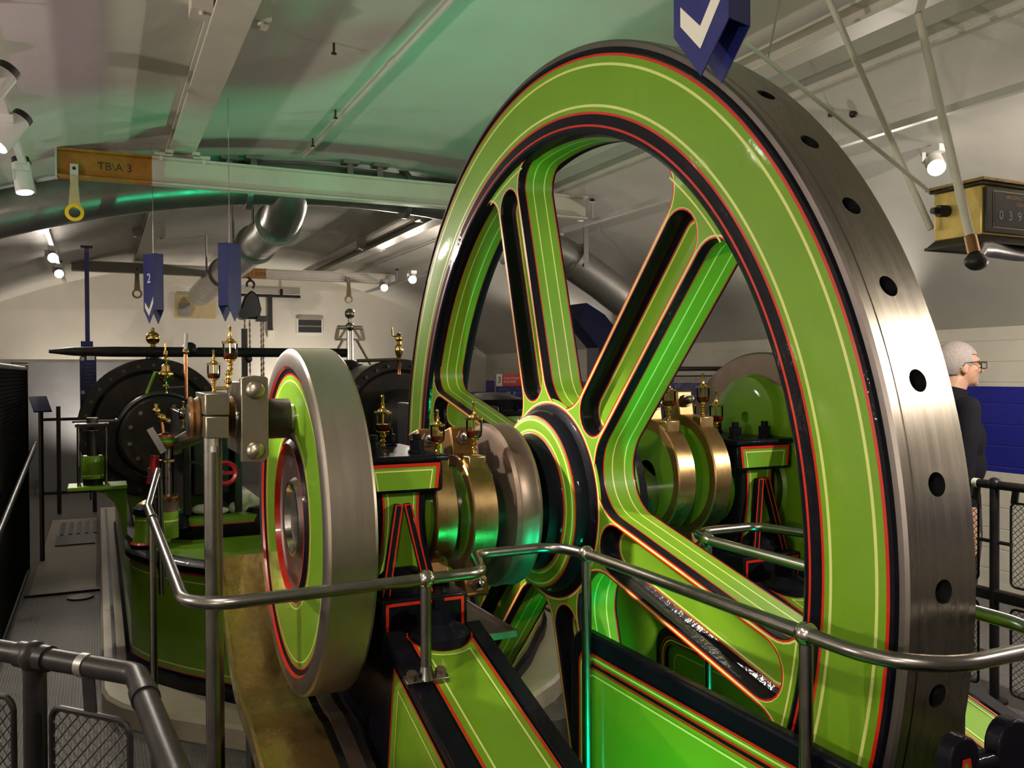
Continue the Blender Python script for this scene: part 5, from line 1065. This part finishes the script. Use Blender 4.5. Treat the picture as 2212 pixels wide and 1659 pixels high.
for k, dgt in enumerate('039325'): tx = text_mesh(dgt, .046, 'digit_print'); tx.xf(frame((2.920+k*.05, 2.0812, 2.155), (1,0,0), (0,0,1))); part('digit', tx, rc)
for p, q, r in (((2.812, 2.285, 2.13), (2.58, 2.61, vz(2.58)), .0125), ((2.715, 2.045, 2.045), (2.91, 2.45, vz(2.91)), .0155)):
    m1 = MB(); m1.cyl(p, q, r, 'beam_white', 16); part('support_pipe', m1, rc, 'pale painted pipe')
m1 = MB(); m1.cyl((2.706, 2.027, 2.00), (2.718, 2.051, 2.062), .021, 'bronze', 12); part('socket', m1, rc)
m1 = MB(); m1.ball((2.700, 2.015, 1.972), .036, 'cap_black', 16, 10, (1.15, 1, .85)); part('knob', m1, rc)
m1 = MB(); m1.tube([(2.70, 2.02, 1.985), (2.76, 2.05, 2.025), (2.86, 2.09, 2.035), (3.05, 2.12, 2.03), (3.30, 2.14, 2.035)], [.02, .028, .03, .026, .024], 'iron_dark', 12); part('curved_arm', m1, rc)
m1 = MB(); m1.cyl((2.835, 2.235, 2.19), (2.800, 2.245, 2.19), .022, 'cap_black', 14).cyl((2.80, 2.245, 2.19), (2.775, 2.25, 2.19), .012, 'cap_black', 10); part('coupling', m1, rc)

# ============================================================ VISITOR
def person():
    root = thing('person', 'grey-haired person in glasses and dark jacket standing behind the flywheel rim', 'person', (4.36, 3.36, 0))
    fw = Vector((.90, -.43, 0)).normalized(); lf = Vector((.43, .90, 0)).normalized(); U = Vector((0,0,1)); O = Vector((4.33, 3.37, 0))
    def Q(f, l, z): return O + fw*f + lf*l + U*z
    mb = MB()
    def limb(ps, rs, seg=16):
        mb.tube(ps, rs, 'jacket', seg)
        for p, r in zip(ps, rs): mb.ball(p, r*.99, 'jacket', 14, 10)
    def ell(c, a, b, h, f=fw, l=lf):   # ellipsoid: a forward, b sideways, h up
        t = MB(); t.ball((0,0,0), 1, 'jacket', 24, 16); mt = Matrix((f, l, U)).transposed().to_4x4() @ Matrix.Diagonal((a, b, h, 1)); mt = Matrix.Translation(c) @ mt; t.xf(mt); mb.merge(t)
    # torso: stacked ellipsoids, slightly stooped shoulders and a rounded belly
    ell(Q(.00, 0, .95), .125, .165, .14); ell(Q(.025, 0, 1.08), .135, .165, .16); ell(Q(.025, 0, 1.22), .130, .175, .17); ell(Q(-.005, 0, 1.34), .120, .185, .13); ell(Q(-.015, 0, 1.42), .085, .165, .06)
    for s_ in (-1, 1):
        ell(Q(-.01, s_*.17, 1.405), .065, .062, .062)
        limb([Q(0, s_*.09, .92), Q(.015, s_*.10, .70), Q(.02, s_*.10, .50), Q(-.005, s_*.105, .30), Q(-.02, s_*.105, .10)], [.095, .085, .062, .060, .045])
        limb([Q(-.03, s_*.105, .06), Q(.06, s_*.11, .045), Q(.15, s_*.115, .035)], [.045, .042, .032])
        el = Q(-.050, s_*.225, 1.12); wr = Q(-.055, s_*.225, .87); limb([Q(-.01, s_*.185, 1.40), Q(-.03, s_*.215, 1.26), el, Q(-.055, s_*.23, 1.0), wr], [.060, .056, .050, .044, .034])
        hd = (wr - el).normalized(); pm = wr + hd*.045; ell(pm, .030, .018, .045)
        for k, (o_, ln) in enumerate(((-.022, .070), (-.008, .080), (.007, .076), (.021, .062))):
            b0 = pm + hd*.030 + fw*(o_*.9); b1 = b0 + hd*(ln*.5) + lf*(-s_*.006); b2 = b1 + hd*(ln*.4) + lf*(-s_*.020); limb([b0, b1, b2], [.0095, .009, .0075], 8)
        b0 = pm - hd*.01 + fw*.026; limb([b0, b0 + fw*.022 + hd*.022, b0 + fw*.026 + hd*.046], [.011, .0100, .008], 8)
    # neck and head
    limb([Q(-.025, 0, 1.43), Q(-.005, 0, 1.50), Q(.015, 0, 1.56)], [.072, .068, .066])
    hc = Q(.028, 0, 1.640)
    def ell2(c, a_, b_, h_): ell(hc + (c-hc)*1.10, a_*1.10, b_*1.10, h_*1.10)
    ell2(hc + U*.012 - fw*.012, .100, .078, .096); ell2(hc + fw*.022 - U*.035, .072, .066, .080); ell2(hc + fw*.045 - U*.078, .046, .048, .034)     # skull, face, jaw
    ell2(hc + fw*.080 - U*.096, .020, .022, .018)                                                       # chin
    ell2(hc + fw*.078 + U*.022, .018, .050, .016)                                                       # brow
    ell2(hc + fw*.099 - U*.022, .014, .012, .024); ell2(hc + fw*.111 - U*.036, .014, .016, .011)         # nose
    ell2(hc + fw*.088 - U*.062, .012, .024, .007); ell2(hc + fw*.086 - U*.074, .012, .022, .007)         # lips
    for s_ in (-1, 1):
        ell2(hc + fw*.050 + lf*(s_*.045) - U*.026, .026, .018, .020)                                    # cheeks
        ell2(hc - fw*.008 + lf*(s_*.077) - U*.020, .019, .008, .031); ell2(hc - fw*.004 + lf*(s_*.080) - U*.040, .010, .006, .012)   # ears
    me = mb.mesh('body', ORG[root]); o = link('body', me, root)
    rm = o.modifiers.new('remesh', 'REMESH'); rm.mode = 'VOXEL'; rm.voxel_size = .0062; sm = o.modifiers.new('smooth', 'SMOOTH'); sm.iterations = 4; sm.factor = .5
    bpy.context.view_layer.update(); dg = bpy.context.evaluated_depsgraph_get(); m2 = bpy.data.meshes.new_from_object(o.evaluated_get(dg)); o.modifiers.clear(); o.data = m2
    m2.materials.clear()
    for k in ('jacket', 'skin', 'trousers', 'shoe'): m2.materials.append(MATS[k])
    og = ORG[root]
    for p in m2.polygons:
        c = p.center + og; r = c - O; f = r.dot(fw); l = r.dot(lf)
        p.material_index = 1 if (c.z > 1.485 or (abs(l) > .17 and c.z < .865)) else (3 if c.z < .085 else (2 if c.z < .86 and abs(l) < .185 else 0)); p.use_smooth = True
    # hair cap, collar, glasses
    t = MB(); t.ball((0,0,0), 1, 'hair_grey', 28, 18); t.xf(Matrix.Translation(hc + U*.0154 - fw*.0154) @ Matrix((fw, lf, U)).transposed().to_4x4() @ Matrix.Diagonal((.1177, .0935, .1144, 1)))
    keep = []
    for f_ in t.f:
        c = (1/1.1)*(sum((t.v[i] for i in f_), Vector())/len(f_) - hc); ff_ = c.dot(fw); ok = (c.z > .048) or (c.z > .0 and ff_ < .03) or (c.z > -.055 and ff_ < -.025)
        if ok: keep.append(f_)
    t.f = keep; t.k = ['hair_grey']*len(keep); part('hair', t, root, 'short cropped grey hair', ang=80)
    g = MB()
    for s_ in (-1, 1):
        cc = hc + fw*.110 + lf*(s_*.034) - U*.006; fr = [cc + lf*(.026*x) + U*(.017*y) for x, y in ((-1,-.8),(-1,.9),(1,1),(1,-.6),(.5,-1),(-.6,-1))]; g.tube(fr, .0028, 'frame_dark', 8, closed=True)
        g.tube([cc + lf*(s_*.026) + U*.012, hc + fw*.06 + lf*(s_*.083) + U*.010, hc - fw*.010 + lf*(s_*.084) + U*.006, hc - fw*.020 + lf*(s_*.083) - U*.012], .0028, 'frame_dark', 8)
    g.tube([hc + fw*.110 + lf*.008, hc + fw*.116 + U*.002, hc + fw*.110 - lf*.008], .0022, 'frame_dark', 8); g.xf(Matrix.Translation(hc) @ Matrix.Scale(1.10, 4) @ Matrix.Translation(-hc)); part('glasses', g, root, 'dark framed glasses')
    c_ = MB(); c_.lathe([(0,.082),(.04,.082),(.075,.077),(.075,.070),(.0,.070)], 'jacket', (0,0,0), 'Z', 28); c_.xf(Matrix.Translation(Q(-.022, 0, 1.435)) @ Matrix.Rotation(math.radians(14), 4, lf)); part('collar', c_, root)
person()
